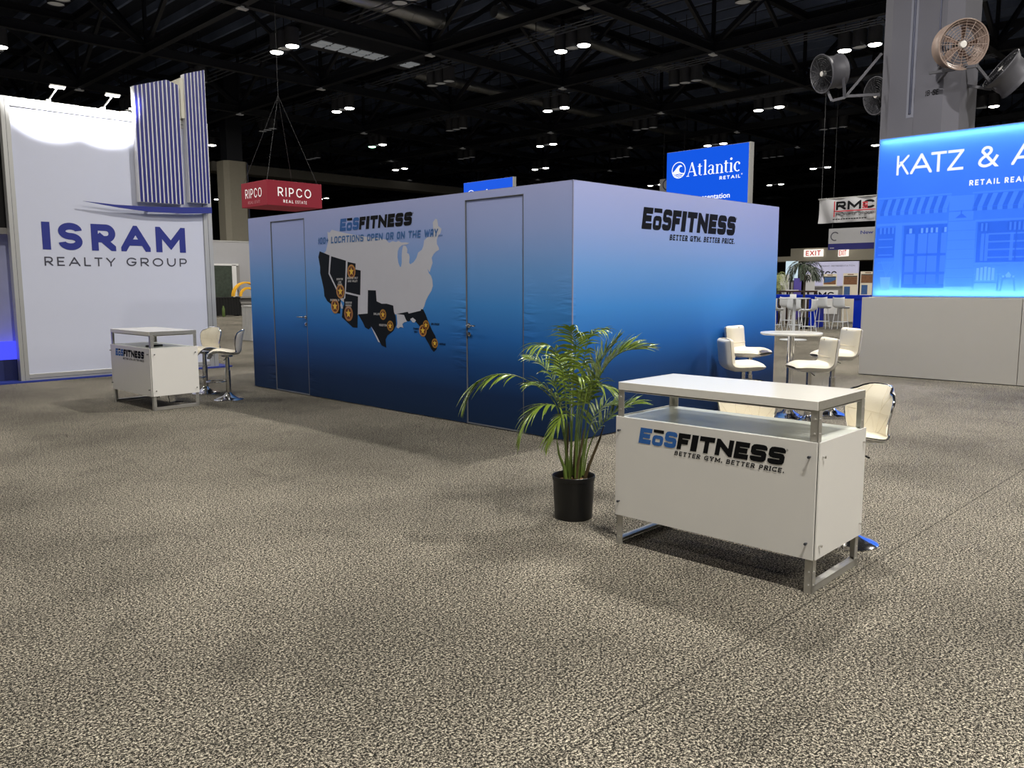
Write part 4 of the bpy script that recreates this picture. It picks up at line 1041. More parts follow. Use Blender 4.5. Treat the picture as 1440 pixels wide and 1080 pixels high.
def fan(label, c, d, r, body, face, br, blades=5):
    """drum fan at c blowing along d; br = world points of its bracket bars"""
    t = thing('drum_fan', label, 'fan', c)
    d = Vector(d).normalized(); q = d.to_track_quat('Z', 'Y').to_matrix().to_4x4()
    L = lambda mb, n, m, par=None, **k: mb.build(n, m, par or t, **k)
    L(MB().lathe([(r, .0), (r * 1.01, -.02), (r * .93, -.09), (r * .84, -.16), (r * .82, -.40), (r * .84, -.44), (r * .90, -.50), (r * .88, -.50), (r * .80, -.43), (r * .78, -.18), (r * .89, -.07), (r * .96, .0), (r, .0)], c, 40, q, False), 'drum', body, smooth=True)
    L(MB().lathe([(r * .15, -.10), (r * .15, -.03), (r * .12, .0), (0, .005)], c, 20, q), 'hub', M['fanwhite'], smooth=True)
    b = MB()
    for i in range(blades):
        an = 2 * math.pi * i / blades
        vs = []
        for k in range(5):
            rr = r * (.14 + .15 * k); w = r * (.16 + .05 * k)
            for s in (-1, 1):
                a2 = an + s * w / rr * .45 + .25 * k / 4
                vs.append(q @ Vector((rr * math.cos(a2), rr * math.sin(a2), -.20 + s * .05)) + Vector(c))
        b.add(vs, [(2 * k, 2 * k + 1, 2 * k + 3, 2 * k + 2) for k in range(4)])
    L(b, 'blades', face, smooth=True)
    g = MB()
    for k in range(1, 8):
        rr = r * (.12 + .11 * k)
        g.tube([q @ Vector((rr * math.cos(R(10 * i)), rr * math.sin(R(10 * i)), -.012 - .03 * (k / 8) ** 2 * 0)) + Vector(c) for i in range(36)], .006, 4, closed=True)
    for i in range(16):
        a2 = R(22.5 * i); g.tube([q @ Vector((r * .15 * math.cos(a2), r * .15 * math.sin(a2), -.01)) + Vector(c), q @ Vector((r * .95 * math.cos(a2), r * .95 * math.sin(a2), -.01)) + Vector(c)], .006, 4)
    L(g, 'wire_guard', face if face is M['fandark'] else body)
    L(MB().lathe([(0, -.36), (r * .20, -.36), (r * .20, -.24), (0, -.24)], c, 20, q), 'motor', M['fandark'], smooth=True)
    if face is M['fandark']: L(MB().lathe([(0, -.44), (r * .80, -.44), (r * .80, -.43), (0, -.43)], c, 36, q), 'rear_mesh', face)
    bb = MB()
    for p0, p1 in br: bb.bar(p0, p1, .06)
    L(bb, 'bracket', M['fanmetal'])
    return t
fan('grey drum fan on the left side of the concrete column, facing left', (19.90, 9.17, 6.62), (-.84, .52, -.20), .455, M['fanmetal'], M['fandark'],
    [((20.75, 8.08, 7.05), (20.25, 8.72, 6.05)), ((20.75, 8.08, 6.10), (20.25, 8.72, 6.08)), ((20.25, 8.72, 6.05), (20.05, 8.95, 5.98)), ((20.05, 8.95, 5.98), (20.0, 9.05, 6.25)), ((20.25, 8.72, 6.06), (20.1, 8.70, 6.5))])
fan('beige drum fan mounted on the front of the concrete column, facing the viewer', (19.80, 5.98, 6.66), (-.745, -.66, -.20), .52, M['fanpink'], mat('dusty blades', rgb(120, 98, 88), .6, var=.3),
    [((20.62, 6.72, 6.15), (20.1, 6.40, 6.22)), ((20.62, 6.72, 6.95), (20.25, 6.45, 6.85)), ((20.1, 6.75, 6.25), (19.95, 5.75, 6.20)), ((20.2, 6.6, 6.25), (20.3, 6.45, 6.75)), ((19.95, 5.95, 6.21), (20.1, 6.1, 6.5))])
fan('dark backed drum fan right of the concrete column at the photo edge', (21.55, 5.72, 6.42), (-.35, .45, .42), .50, M['fanmetal'], M['fandark'],
    [((21.4, 6.34, 6.12), (21.5, 5.85, 5.98)), ((21.0, 6.34, 6.85), (21.45, 5.75, 5.95)), ((21.45, 5.8, 5.98), (21.75, 5.45, 6.2))])
fan('drum fan half hidden behind the left edge of the concrete column', (22.3, 8.80, 6.42), (-.75, .45, -.1), .48, M['fanmetal'], M['fandark'],
    [((22.0, 8.08, 6.9), (22.4, 8.7, 5.95)), ((22.0, 8.08, 6.0), (22.4, 8.7, 5.98)), ((22.4, 8.7, 5.95), (22.4, 8.8, 6.2))])
t = column('pale concrete column far back, behind the red hanging sign', 25.6, 27.3, 52.0, 53.5, 9.7, mat('cream painted concrete', rgb(176, 170, 154), .75), topdark=True)
MB().tube([(27.15, 51.97, 9.6), (27.15, 51.97, 0)], .05, 8).build('conduit', M['conduit'], t)

# ------------------------------------------------------------------ hanging and standing signs
t = thing('hanging_sign', 'red box sign with white lettering hanging above the far end of the blue booth', 'sign', (15.5, 27.2, 4.33))
MB().box((14.43, 26.30, 4.33), (16.61, 28.16, 5.19)).build('sign_box', M['red'], t, bevel=.01)
F1 = frame((0, 26.30, 0), (1, 0, 0), UZ); F2 = frame((14.43, 0, 0), (0, -1, 0), UZ)
a = MB(); text(a, F1, 'RIPCO', 14.835, 16.16, 4.655, .31, .125, 'geo', .34, 0, .012); text(a, F1, 'REAL', 15.04, 15.43, 4.44, .105, .16, 'geo', .45, 0, .012); text(a, F1, 'ESTATE', 15.52, 15.97, 4.44, .105, .16, 'geo', .45, 0, .012); a.build('lettering', M['signwhite'], t)
a = MB(); text(a, F2, 'RIPCO', -27.84, -26.66, 4.635, .32, .125, 'geo', .30, 0, .012); a.build('lettering', M['signwhite'], t)
a = MB(); text(a, F2, 'REAL', -27.66, -27.28, 4.43, .10, .2, 'geo', .45, 0, .012); text(a, F2, 'ESTATE', -27.2, -26.80, 4.43, .10, .2, 'geo', .45, 0, .012); a.build('lettering', M['signfaint'], t)
for p in ((14.5, 26.4), (16.5, 26.4), (14.5, 28.1), (16.5, 28.1)): MB().tube([(p[0], p[1], 5.18), (15.5, 27.2, 8.3)], .006, 5).build('cable', M['wire'], t)

MB().tube([(15.5, 27.2, 8.3), (15.5, 27.2, 12.0)], .006, 5).build('cable', M['wire'], t)
def serif_word(mb, F, x0, x1, y0, h):
    """'Atlantic' in thick-and-thin serif strokes between x0 and x1"""
    s = (x1 - x0) / 5.55; 
    P = lambda pts, t, cl=False, cap=0.0: [mb.add([F(x0 + p.x * s, y0 + p.y * h, .006) for p in q], [tuple(range(len(q)))]) for q in stroke([(a, b) for a, b in pts], t, cl, cap)]
    V = lambda x, a, b, w=.17: P([(x, a), (x, b)], w)
    Hs = lambda xa, xb, y, w=.05: P([(xa, y), (xb, y)], w)
    A_ = lambda cx, cy, rx, ry, a0, a1, t0, n=14: [mb.add([F(x0 + (cx + (rx + e1 * t0 * (abs(math.cos(b)) * .65 + .35) / 2) * math.cos(b)) * s, y0 + (cy + (ry + e1 * t0 * .16) * math.sin(b)) * h, .006) for b, e1 in ((R(a0 + (a1 - a0) * i / n), -1), (R(a0 + (a1 - a0) * (i + 1) / n), -1), (R(a0 + (a1 - a0) * (i + 1) / n), 1), (R(a0 + (a1 - a0) * i / n), 1))], [(0, 1, 2, 3)]) for i in range(n)]
    P([(.08, .02), (.52, 1.0)], .06); P([(.50, 1.0), (.92, .02)], .17); Hs(.24, .76, .33); Hs(-.06, .24, .025); Hs(.70, 1.10, .025)     # A
    V(1.35, .08, .85); Hs(1.15, 1.60, .66); A_(1.50, .12, .13, .11, 190, 320, .10)                                                   # t
    V(1.95, .0, 1.08); Hs(1.78, 2.13, .025); P([(1.78, 1.04), (1.95, 1.07)], .05)                                                      # l
    V(2.75, .06, .52, .16); A_(2.55, .50, .22, .16, 0, 165, .14); A_(2.52, .18, .21, .17, 0, 360, .15, 20); Hs(2.74, 2.95, .03)        # a
    V(3.20, .0, .64); Hs(3.03, 3.37, .025); P([(3.03, .63), (3.22, .65)], .05); A_(3.45, .45, .22, .19, 0, 175, .12); V(3.67, .0, .47); Hs(3.50, 3.84, .025)   # n
    V(4.08, .08, .85); Hs(3.88, 4.32, .66); A_(4.22, .12, .13, .11, 190, 320, .10)                                                   # t
    V(4.62, .0, .64); Hs(4.45, 4.79, .025); P([(4.45, .63), (4.64, .65)], .05)                                                        # i
    mb.add([F(x0 + (4.61 + .12 * math.cos(R(20 * i))) * s, y0 + (.93 + .085 * math.sin(R(20 * i))) * h, .006) for i in range(18)], [tuple(range(18))])
    A_(5.25, .34, .28, .32, 55, 310, .20, 20); mb.add([F(x0 + (5.42 + .09 * math.cos(R(20 * i))) * s, y0 + (.55 + .07 * math.sin(R(20 * i))) * h, .006) for i in range(18)], [tuple(range(18))])   # c
def wave_badge(mb, F, cx, cy, r):
    disc(mb, F, cx, cy, r, .006, 32, r * .10)
    w = [(-.92, -.28), (-.6, -.05), (-.3, .28), (0, .55), (.28, .60), (.46, .48), (.50, .36), (.34, .40), (.16, .32), (.06, .10), (.12, -.18), (.34, -.34), (.62, -.40), (.9, -.38), (.86, -.55), (.5, -.50), (.1, -.44), (-.4, -.50), (-.86, -.46)]
    mb.add([F(cx + x * r, cy + y * r, .007) for x, y in w], [tuple(range(len(w)))])
    for k, y in enumerate((-.62, -.80)):
        p = [(-.8 + k * .15 + .1 * i * (1 - k * .18), y + .05 * math.sin(i * .9)) for i in range(17)]
        for q in stroke(p, .09, False, 0): mb.add([F(cx + v.x * r, cy + v.y * r, .007) for v in q], [(0, 1, 2, 3)])
def atlantic(label, X, y0, y1, z0, z1, full):
    t = thing('screen_sign', label, 'sign', (X, (y0 + y1) / 2, 0))
    F = frame((X, 0, 0), (0, -1, 0), UZ)
    w = y0 - y1; h = 2.592 * w / 2.31 * .62
    MB().box((X + .002, y1, z0), (X + .03, y0, z1)).build('screen', M['screenblue'], t)
    MB().box((X + .03, y1 - .035, z0), (X + .16, y0 + .01, z1 + .01)).box((X - .006, y1 - .04, z0), (X + .16, y1, z1 + .012)).build('casing', M['frame'], t)
    MB().box((X + .04, y1 + .1, 0), (X + .14, y1 + .3, z0)).box((X + .04, y0 - .3, 0), (X + .14, y0 - .1, z0)).build('support_leg', M['frame'], t)
    a = MB(); k = w / 2.31
    wave_badge(a, F, -(y0 - .365 * k), z1 - .46 * k, .205 * k)
    serif_word(a, F, -(y0 - .615 * k), -(y0 - 2.10 * k), z1 - .645 * k, .335 * k)
    text(a, F, 'RETAIL', -(y0 - 1.54 * k), -(y0 - 2.10 * k), z1 - .800 * k, .080 * k, .22, 'geo', .34, 0, .006)
    disc(a, F, -(y0 - 2.14 * k), z1 - .715 * k, .018 * k, .006, 12, .006 * k)
    a.build('lettering', M['screenwhite'], t)
    if full:
        word('Representation', F, -11.62, -10.455, z1 - 1.245, .125, M['screenwhite'], 'lettering', t, .006, .012)
        word('Tenant', F, -11.98, -11.72, z1 - 1.245, .125, M['screenwhite'], 'lettering', t, .006, .012)
atlantic('glowing bright blue screen sign with white wave emblem above the blue booth end', 18.0, 12.29, 9.98, 2.2, 4.89, True)
atlantic('small strip of a blue screen sign peeking over the long booth face', 24.0, 26.80, 23.82, 2.4, 5.88, False)

def cloth(mb, X, y0, y1, z0, z1, amp, n=48):
    return mb.grid(lambda i, j: (X + amp * math.sin(i * 21 + j * 2.2) * (1 - .6 * j) * math.exp(-2.2 * i) + amp * .2 * math.sin(i * 13), y0 + (y1 - y0) * i, z0 + (z1 - z0) * j), n, 8)
t = thing('hanging_banner', 'creased white hanging banner with black letters and a red frame line', 'banner', (41, 17.2, 4.55))
cloth(MB(), 41.0, 18.74, 14.6, 4.56, 5.76, .16).build('banner_cloth', M['banner'], t, smooth=True)
MB().tube([(41, 18.76, 5.77), (41, 14.6, 5.77)], .03, 6).build('pole', M['frame'], t)
F = frame((40.78, 0, 0), (0, -1, 0), UZ); a = MB()
text(a, F, 'RMC', -17.74, -15.85, 5.16, .42, .26, 'geo', .12, .0, .004); a.build('lettering', M['ink'], t)
a = MB(); text(a, F, 'PROPERTY', -17.72, -16.74, 4.88, .13, .13, 'geo', .16, .15, .004); text(a, F, 'GROUP', -16.63, -15.9, 4.88, .13, .13, 'geo', .16, .15, .004)
for i in range(13): rect(a, F, -17.88 + .13 * i, 4.685, -17.78 + .13 * i, 4.735, .004)
a.build('lettering', M['ink'], t)
a = MB(); rect(a, F, -17.85, 4.83, -17.79, 5.60, .003); rect(a, F, -17.85, 5.075, -15.8, 5.125, .003)
for i in range(3):
    for j in range(3): rect(a, F, -16.43 + .09 * i, 5.16 + .12 * j, -16.36 + .09 * i, 5.25 + .12 * j, .006)
a.build('red_lines', mat('dark red print', rgb(170, 28, 44), .5), t)
for y in (18.6, 15.0): MB().tube([(41, y, 5.78), (41, y, 12.0)], .012, 4).build('cable', M['wire'], t)
t = thing('hanging_banner', 'white hanging banner with a navy lower stripe and navy C emblem', 'banner', (44, 18, 3.3))
MB().box((44, 16.2, 3.66), (44.06, 19.48, 4.47)).build('banner_face', M['banner'], t); MB().box((43.99, 16.2, 3.33), (44.06, 19.48, 3.66)).build('navy_stripe', mat('navy stripe', rgb(24, 26, 104), .6), t)
F = frame((44, 0, 0), (0, -1, 0), UZ); a = MB()
for q in stroke([(-19.13 + .215 * math.cos(R(40 + 9 * i)), 4.05 + .215 * math.sin(R(40 + 9 * i))) for i in range(29)], .055, False, 0): a.add([F(p.x, p.y, .004) for p in q], [(0, 1, 2, 3)])
a.build('emblem', M['slate'], t); word('New', F, -17.76, -17.10, 4.12, .17, M['navy'], 'lettering', t, .004, .015)
a = MB()
for i in range(4): rect(a, F, -19.37 + .06 * i, 3.41, -19.33 + .06 * i, 3.45, .016)
a.build('small_print', M['tiny'], t)
for y in (19.3, 16.5): MB().tube([(44.03, y, 4.47), (44.03, y, 12.0)], .012, 4).build('cable', M['wire'], t)
t = thing('hanging_banner', 'pale hanging panel with a round dark emblem beside the large blue screen', 'banner', (44, 29.9, 7.2))
MB().box((44, 28.6, 6.2), (44.08, 30.55, 8.08)).build('banner_face', M['banner'], t)
disc(MB(), frame((44, 0, 0), (0, -1, 0), UZ), -29.98, 7.72, .36, .004, 28, .08).build('emblem', M['slate'], t)
for y in (30.3, 28.8): MB().tube([(44.04, y, 8.08), (44.04, y, 12.0)], .012, 4).build('cable', M['wire'], t)

# entrance header with the exit signs
struct('trim_1', MB().box((55.0, 8.0, 3.05), (58.0, 27.02, 3.94)).box((55.0, 27.02, 3.05), (58.0, 34.0, 3.40)).box((55.5, 33.0, 0), (57.5, 33.8, 3.05)).box((55.5, 8.2, 0), (57.5, 9.2, 3.05)), 'beige', 'pale entrance header carrying the exit signs')
def exit_sign(label, c, rz):
    t = thing('exit_sign', label, 'exit sign', c, rz)
    MB().box((-.05, -.68, 0), (.05, .68, .49)).build('sign_case', M['exitface'], t, world=False, bevel=.01)
    a = MB(); text(a, frame((-.05, 0, 0), (0, -1, 0), UZ), 'EXIT', -.53, .53, .07, .345, .19, 'geo', .18, 0, .008); a.build('lettering', M['exitred'], t, world=False)
exit_sign('larger lit EXIT sign with red letters, seen straight on', (54.92, 25.32, 3.345), 0)
exit_sign('smaller turned EXIT sign right of the straight one', (54.45, 23.05, 3.29), R(-42))
# ------------------------------------------------------------------ booths in the right background
t = thing('booth_backwall', 'lavender booth back wall with black lettering behind the dark palm', 'display wall', (35, 15.3, 0))
MB().box((35.0, 14.16, 0), (35.1, 16.46, 2.48)).build('wall_panel', M['lav'], t)
F = frame((35, 0, 0), (0, -1, 0), UZ); a = MB()
text(a, F, 'ATCC', -16.15, -15.07, 1.80, .27, .17, 'geo', .12, 0, .004); a.build('lettering', M['ink'], t)
a = MB(); text(a, F, 'TENANT REPRESENTATION', -15.85, -14.30, 2.265, .06, .12, 'geo', .2, 0, .004); a.build('small_print', M['slate'], t)
t = thing('lectern_counter', 'grey counter with a white front and black letters, left of the poster boards', 'counter', (33.3, 14.8, 0))
MB().box((33.05, 14.10, 0), (33.9, 15.50, 1.40)).build('body', M['grey'], t); MB().box((33.0, 14.06, 1.40), (33.95, 15.52, 1.45)).build('top', M['frame'], t)
MB().box((33.03, 14.14, .3), (33.05, 15.42, 1.27)).build('front_panel', M['posterwhite'], t)
a = MB(); text(a, frame((33.03, 0, 0), (0, -1, 0), UZ), 'RMC', -15.22, -14.29, .98, .22, .24, 'geo', .14, 0, .004); a.build('lettering', M['ink'], t)
def poster(label, X, y0, y1, z0, z1, kind):
    t = thing('poster_board', label, 'poster', (X, (y0 + y1) / 2, z0))
    F = frame((X, 0, 0), (0, -1, 0), UZ); h = z1 - z0; w = y0 - y1
    MB().box((X, y1, z0), (X + .02, y0, z1)).build('board', M['poster'], t)
    ph = min(h, .46)
    a = rect(MB(), F, -y0 + .05 * w, z1 - ph * .92, -y0 + .95 * w, z1 - ph * .30, .003).build('photo', M['postersky'] if kind == 0 else M['posterbrown'], t)
    if kind == 0: MB().poly([(-y0 + .05 * w, z1 - ph * .92), (-y0 + .95 * w, z1 - ph * .92), (-y0 + .95 * w, z1 - ph * .5), (-y0 + .55 * w, z1 - ph * .72), (-y0 + .05 * w, z1 - ph * .78)], F, .005).build('photo', M['posterbrown'], t)
    rect(MB(), F, -y0 + .05 * w, z1 - ph * .29, -y0 + .95 * w, z1 - ph * .22, .003).build('print_bar', M['ink'], t)
    rect(MB(), F, -y0 + .3 * w, z1 - ph * .14, -y0 + .7 * w, z1 - ph * .07, .003).build('print_bar', M['posterbrown'], t)
    if h > .8:
        rect(MB(), F, -y0 + .10 * w, z1 - .85, -y0 + .50 * w, z1 - .50, .003).build('photo', M['postersky'], t)
        MB().box((X + .02, y1 + .05, 0), (X + .3, y0 - .05, .04)).box((X + .02, y1 + .15, .04), (X + .05, y0 - .15, z0 + .02)).build('stand', M['grey'], t)
poster('poster with a blue sky photo standing on the grey lettered counter', 33.1, 14.80, 14.24, 1.452, 1.93, 0)
poster('tall poster board with a brown building photo, between two other posters', 31.0, 13.09, 12.53, .10, 1.93, 1)
poster('tall white poster board partly hidden by the concrete column', 31.0, 12.44, 11.88, .10, 1.99, 1)
t = thing('screen_stand', 'pale glowing screen behind the dark palm', 'screen', (38, 18.7, 0))
MB().box((38, 18.30, 1.7), (38.08, 18.90, 2.62)).build('screen', emis('pale screen', (.72, .9, 1, 1), .8), t); MB().box((38.1, 18.55, 0), (38.16, 18.65, 1.8)).build('stand', M['grey'], t); MB().box((37.9, 18.3, 0), (38.4, 18.9, .04)).build('foot', M['grey'], t)
for y, c, lab in ((15.90, 'drape', 'left pale roll-up banner beside the dark palm trunk'), (15.45, 'navy', 'narrow purple roll-up banner between two pale ones'), (15.02, 'drape', 'right pale roll-up banner beside the dark palm trunk')):
    X = 32.0 + (15.75 - y) * .5; w = .16 if c == 'navy' else .2
    o = thing('rollup_banner', lab, 'banner', (X, y, 0))
    MB().box((X, y - w, .06), (X + .015, y + w, 1.92 - (.15 if c == 'navy' else 0))).build('print_sheet', M[c] if c != 'navy' else mat('purple print', rgb(92, 80, 170), .6), o); MB().box((X - .08, y - w, 0), (X + .1, y + w, .07)).build('foot', M['grey'], o)
t = thing('high_table', 'dark wooden high table behind the cobalt counter', 'table', (29.9, 14.3, 0))
MB().box((29.6, 13.75, 1.22), (30.3, 15.0, 1.28)).build('tabletop', M['walnut'], t)
for x in (29.66, 30.24):
    for y in (13.82, 14.93): MB().box((x - .03, y - .03, 0), (x + .03, y + .03, 1.22)).build('leg', M['walnut'], t)
o = MB().box((29.75, 14.35, 1.28), (29.98, 14.75, 1.31)).build('paper_stack', M['posterwhite']); tag(o, 'white paper stack on the dark wooden high table', 'paper')
t = thing('bar_counter', 'cobalt blue bar counter frame behind white bucket stools', 'counter', (28.5, 13, 0))
MB().box((28.2, 10.98, 1.03), (28.9, 15.4, 1.15)).build('top', M['cobalt'], t)
for y0, y1 in ((11.17, 11.52), (12.83, 13.12), (14.6, 14.85)): MB().box((28.25, y0, 0), (28.85, y1, 1.03)).build('post', M['cobalt'], t)
t = thing('bistro_table', 'tall white round table with a wide flat foot among the bucket stools', 'table', (21.65, 10.47, 0))
W = lambda mb, n, m, **k: mb.build(n, m, t, world=False, **k)
W(MB().lathe([(0, 1.14), (.41, 1.14), (.42, 1.15), (.42, 1.165), (0, 1.17)], n=40), 'tabletop', M['plasticwhite'], smooth=True); W(MB().lathe([(.04, .03), (.04, 1.14)], n=16), 'pole', M['plasticwhite'], smooth=True)
W(MB().lathe([(.36, 0), (.36, .015), (.06, .035), (0, .035)], n=36), 'base', M['plasticwhite'], smooth=True)
o = MB().box((21.58, 10.44, 1.171), (21.70, 10.58, 1.27)).build('napkin_box', M['posterwhite'], bevel=.01); tag(o, 'small white napkin box on the tall white round table', 'napkin box')
def bucket_stool(label, loc, rz, first=[]):
    if first: return dup(first[0], loc, rz, label)
    t = thing('bucket_stool', label, 'bar stool', loc, rz, 'white bucket stools in the right background'); first.append(t)
    W = lambda mb, n, m, **k: mb.build(n, m, t, world=False, **k)
    P = [(.21, .70), (.15, .735), (.0, .73), (-.12, .735), (-.185, .79), (-.215, .90), (-.235, 1.0), (-.245, 1.075)]
    def f(i, j):
        x, z = interp(P, j); u = i * 2 - 1; w = .225 - .02 * j
        return (x + .10 * abs(u) ** 3 * max(0, (j - .5)) * 1.6, u * w, z + .05 * abs(u) ** 3 * (1 - abs(j - .5)))
    W(MB().grid(f, 10, 18), 'seat_shell', M['plasticwhite'], smooth=True, solid=.02)
    for sx in (-1, 1):
        for sy in (-1, 1): W(MB().tube([(sx * .12, sy * .13, .725), (sx * .20, sy * .20, .0)], .012, 6), 'leg', M['plasticwhite'], smooth=True)
    W(MB().tube([(.17, .17, .26), (-.17, .17, .26), (-.17, -.17, .26), (.17, -.17, .26)], .010, 6, closed=True), 'foot_ring', M['plasticwhite'])
    return t
for x, y, rz, lab in ((27.55, 12.30, 4, 'white bucket stool at the cobalt counter, second from the blue right post'), (27.55, 11.66, -4, 'white bucket stool at the cobalt counter, nearest the blue right post'),
                      (24.0, 11.15, 92, 'white bucket stool in side view right of the tall white table'), (24.6, 11.85, 8, 'white bucket stool seen from behind just right of the tall table pole'),
                      (24.3, 12.42, -5, 'white bucket stool seen from behind just left of the tall table pole'), (27.5, 13.55, 0, 'bluish lit bucket stool at the left end of the cobalt counter'),
                      (21.6, 11.45, -80, 'white bucket stool in side view at the right edge of the blue booth')):
    bucket_stool(lab, (x, y, 0), R(rz))
def bg_palm(label, loc, h, n, L_, mleaf, seed, trunk, spread):
    t = thing('tall_palm' if trunk else 'leafy_plant', label, 'potted plant', loc); rnd = random.Random(seed); b = Vector(loc)
    MB().lathe([(0, 0), (.16, 0), (.20, .4), (.18, .4), (.17, .36), (0, .36)], b, 24).build('pot', M['black'], t, smooth=True)
    MB().tube([b + Vector((0, 0, .3)), b + Vector((.03, .02, h * .6)), b + Vector((0, 0, h))], [.05, .04, .035] if trunk else [.02, .02, .01], 8).build('trunk' if trunk else 'stem', M['trunk'], t, smooth=True)
    for i in range(n):
        an = 2 * math.pi * i / n + rnd.uniform(-.25, .25); el = rnd.uniform(.15, 1.0); d = Vector((math.cos(an), math.sin(an), 0)); s = b + Vector((0, 0, h if trunk else h * rnd.uniform(.45, .95)))
        pts = [s, s + d * spread * .35 + Vector((0, 0, .28 * el)), s + d * spread * .75 + Vector((0, 0, .25 * el - .10)), s + d * spread + Vector((0, 0, .05 * el - .38))]
        frond(pts, 13, L_, .15, .25, .9, .020 if trunk else .011, .35, parent=t, stemr=.010, mleaf=mleaf, mstem='trunk' if trunk else 'stem', seed=seed + i)
bg_palm('dark drooping palm on a slim trunk below the EXIT sign', (27.0, 12.72, 0), 2.05, 13, .34, 'darkleaf', 40, True, .62)
bg_palm('pale green bushy plant at the right edge of the blue booth', (30.6, 15.55, 0), 1.95, 16, .26, 'paleleaf', 70, False, .42)

# ------------------------------------------------------------------ left background, between the white wall and the booth
t = thing('partition_wall', 'pale booth partition far behind the cream stools at left', 'partition wall', (21, 41.1, 0))
MB().box((17.0, 41.0, 0), (25.0, 41.12, 3.80)).build('panel', M['banner'], t)
MB().box((17.0, 40.98, 3.80), (25.0, 41.14, 3.86)).build('cap_rail', M['frame'], t)
t = thing('picture_panel', 'framed dark green garden picture panel leaning at the pale partition', 'picture', (19.7, 40.8, 0))
MB().box((18.6, 40.78, .45), (20.18, 40.82, 2.56)).build('picture', M['green'], t)
MB().box((18.4, 40.76, 2.56), (20.55, 40.9, 2.66)).box((20.18, 40.76, 0), (20.42, 40.9, 2.6)).build('frame', M['posterwhite'], t)
MB().box((20.42, 40.80, 1.3), (20.62, 40.92, 2.6)).build('side_box', M['grey'], t)
t = thing('skirted_table', 'table with a black skirt far behind the cream stools', 'table', (19.0, 39.3, 0))
MB().box((18.2, 38.95, .90), (19.65, 39.6, .95)).build('tabletop', M['blackmatte'], t)
MB().grid(lambda i, j: (18.22 + 1.41 * i, 38.97 + .02 * math.sin(i * 60), .05 + .86 * j), 60, 2).build('skirt', M['blackcloth'], t, smooth=True)
MB().box((18.25, 39.0, 0), (18.3, 39.55, .9)).box((19.55, 39.0, 0), (19.6, 39.55, .9)).build('leg', M['blackmatte'], t)
t = thing('shelf_unit', 'grey shelf unit under the yellow arches', 'shelf', (20.3, 39.3, 0))
MB().box((19.72, 39.0, .90), (21.2, 39.6, .98)).box((19.72, 39.05, .62), (21.2, 39.6, .70)).box((19.78, 39.1, 0), (21.2, 39.6, .62)).box((19.8, 39.3, .7), (21.1, 39.6, .9)).build('body', M['grey'], t)
def arch(label, c, r0, r1, d):
    mb = MB(); n = 22
    F = lambda a, r, y: (c[0] + r * math.cos(a), c[1] + y, c[2] + r * math.sin(a))
    vs = [F(math.pi * i / n, r, y) for i in range(n + 1) for r, y in ((r0, -d), (r1, -d), (r1, d), (r0, d))]
    fs = [(4 * i + k, 4 * i + (k + 1) % 4, 4 * i + 4 + (k + 1) % 4, 4 * i + 4 + k) for i in range(n) for k in range(4)] + [(3, 2, 1, 0), (4 * n, 4 * n + 1, 4 * n + 2, 4 * n + 3)]
    tag(mb.add(vs, fs).build('foam_arch', M['yellow'], bevel=.01), label, 'arch')
arch('larger yellow foam arch on the grey shelf unit', (20.22, 39.42, .98), .66, .74, .14); arch('smaller yellow foam arch standing inside the larger yellow arch', (20.22, 39.20, .98), .36, .47, .07)
o = MB().lathe([(.06, 0), (.07, .02), (.07, .40), (.04, .48), (.04, .54), (0, .54)], (18.50, 38.45, 0), 16).build('lime_bottle', M['lime'], smooth=True); tag(o, 'lime green bottle shape on the floor before the black table', 'bottle')
t = thing('draped_table', 'table under a white pleated drape at the far corner of the booth', 'table', (11.8, 21.6, 0))
MB().box((11.08, 21.25, .965), (12.9, 21.92, .99)).build('tabletop', M['drape'], t)
MB().grid(lambda i, j: (11.10 + 1.8 * i, 21.27 + .035 * math.sin(i * 75) * (1.2 - j), .01 + .955 * j), 140, 3).build('drape', M['drape'], t, smooth=True)
MB().grid(lambda i, j: (11.10 + .03 * math.sin(i * 30) * (1.2 - j), 21.27 + .62 * i, .01 + .955 * j), 40, 3).build('drape', M['drape'], t, smooth=True)
for x in (11.15, 12.8):
    for y in (21.35, 21.82): MB().box((x - .02, y - .02, 0), (x + .02, y + .02, .965)).build('leg', M['grey'], t)
t = thing('post_sign', 'small white vertical sign on a post above the pale partition', 'sign', (19.6, 43, 0))
MB().box((19.62, 43.0, 3.9), (20.0, 43.06, 4.62)).build('board', M['posterwhite'], t); MB().box((19.78, 43.06, 0), (19.84, 43.1, 4.0)).build('post', M['grey'], t)
a = MB(); [rect(a, frame((0, 43.0, 0), (1, 0, 0), UZ), 19.72, 4.0 + .13 * i, 19.86, 4.08 + .13 * i, .004) for i in range(4)]; a.build('print_marks', M['ink'], t)
struct('trim_2', MB().box((28.5, 60, 10.05), (70, 61.5, 10.75)), 'beam', 'grey bulkhead beam high in the back of the hall')

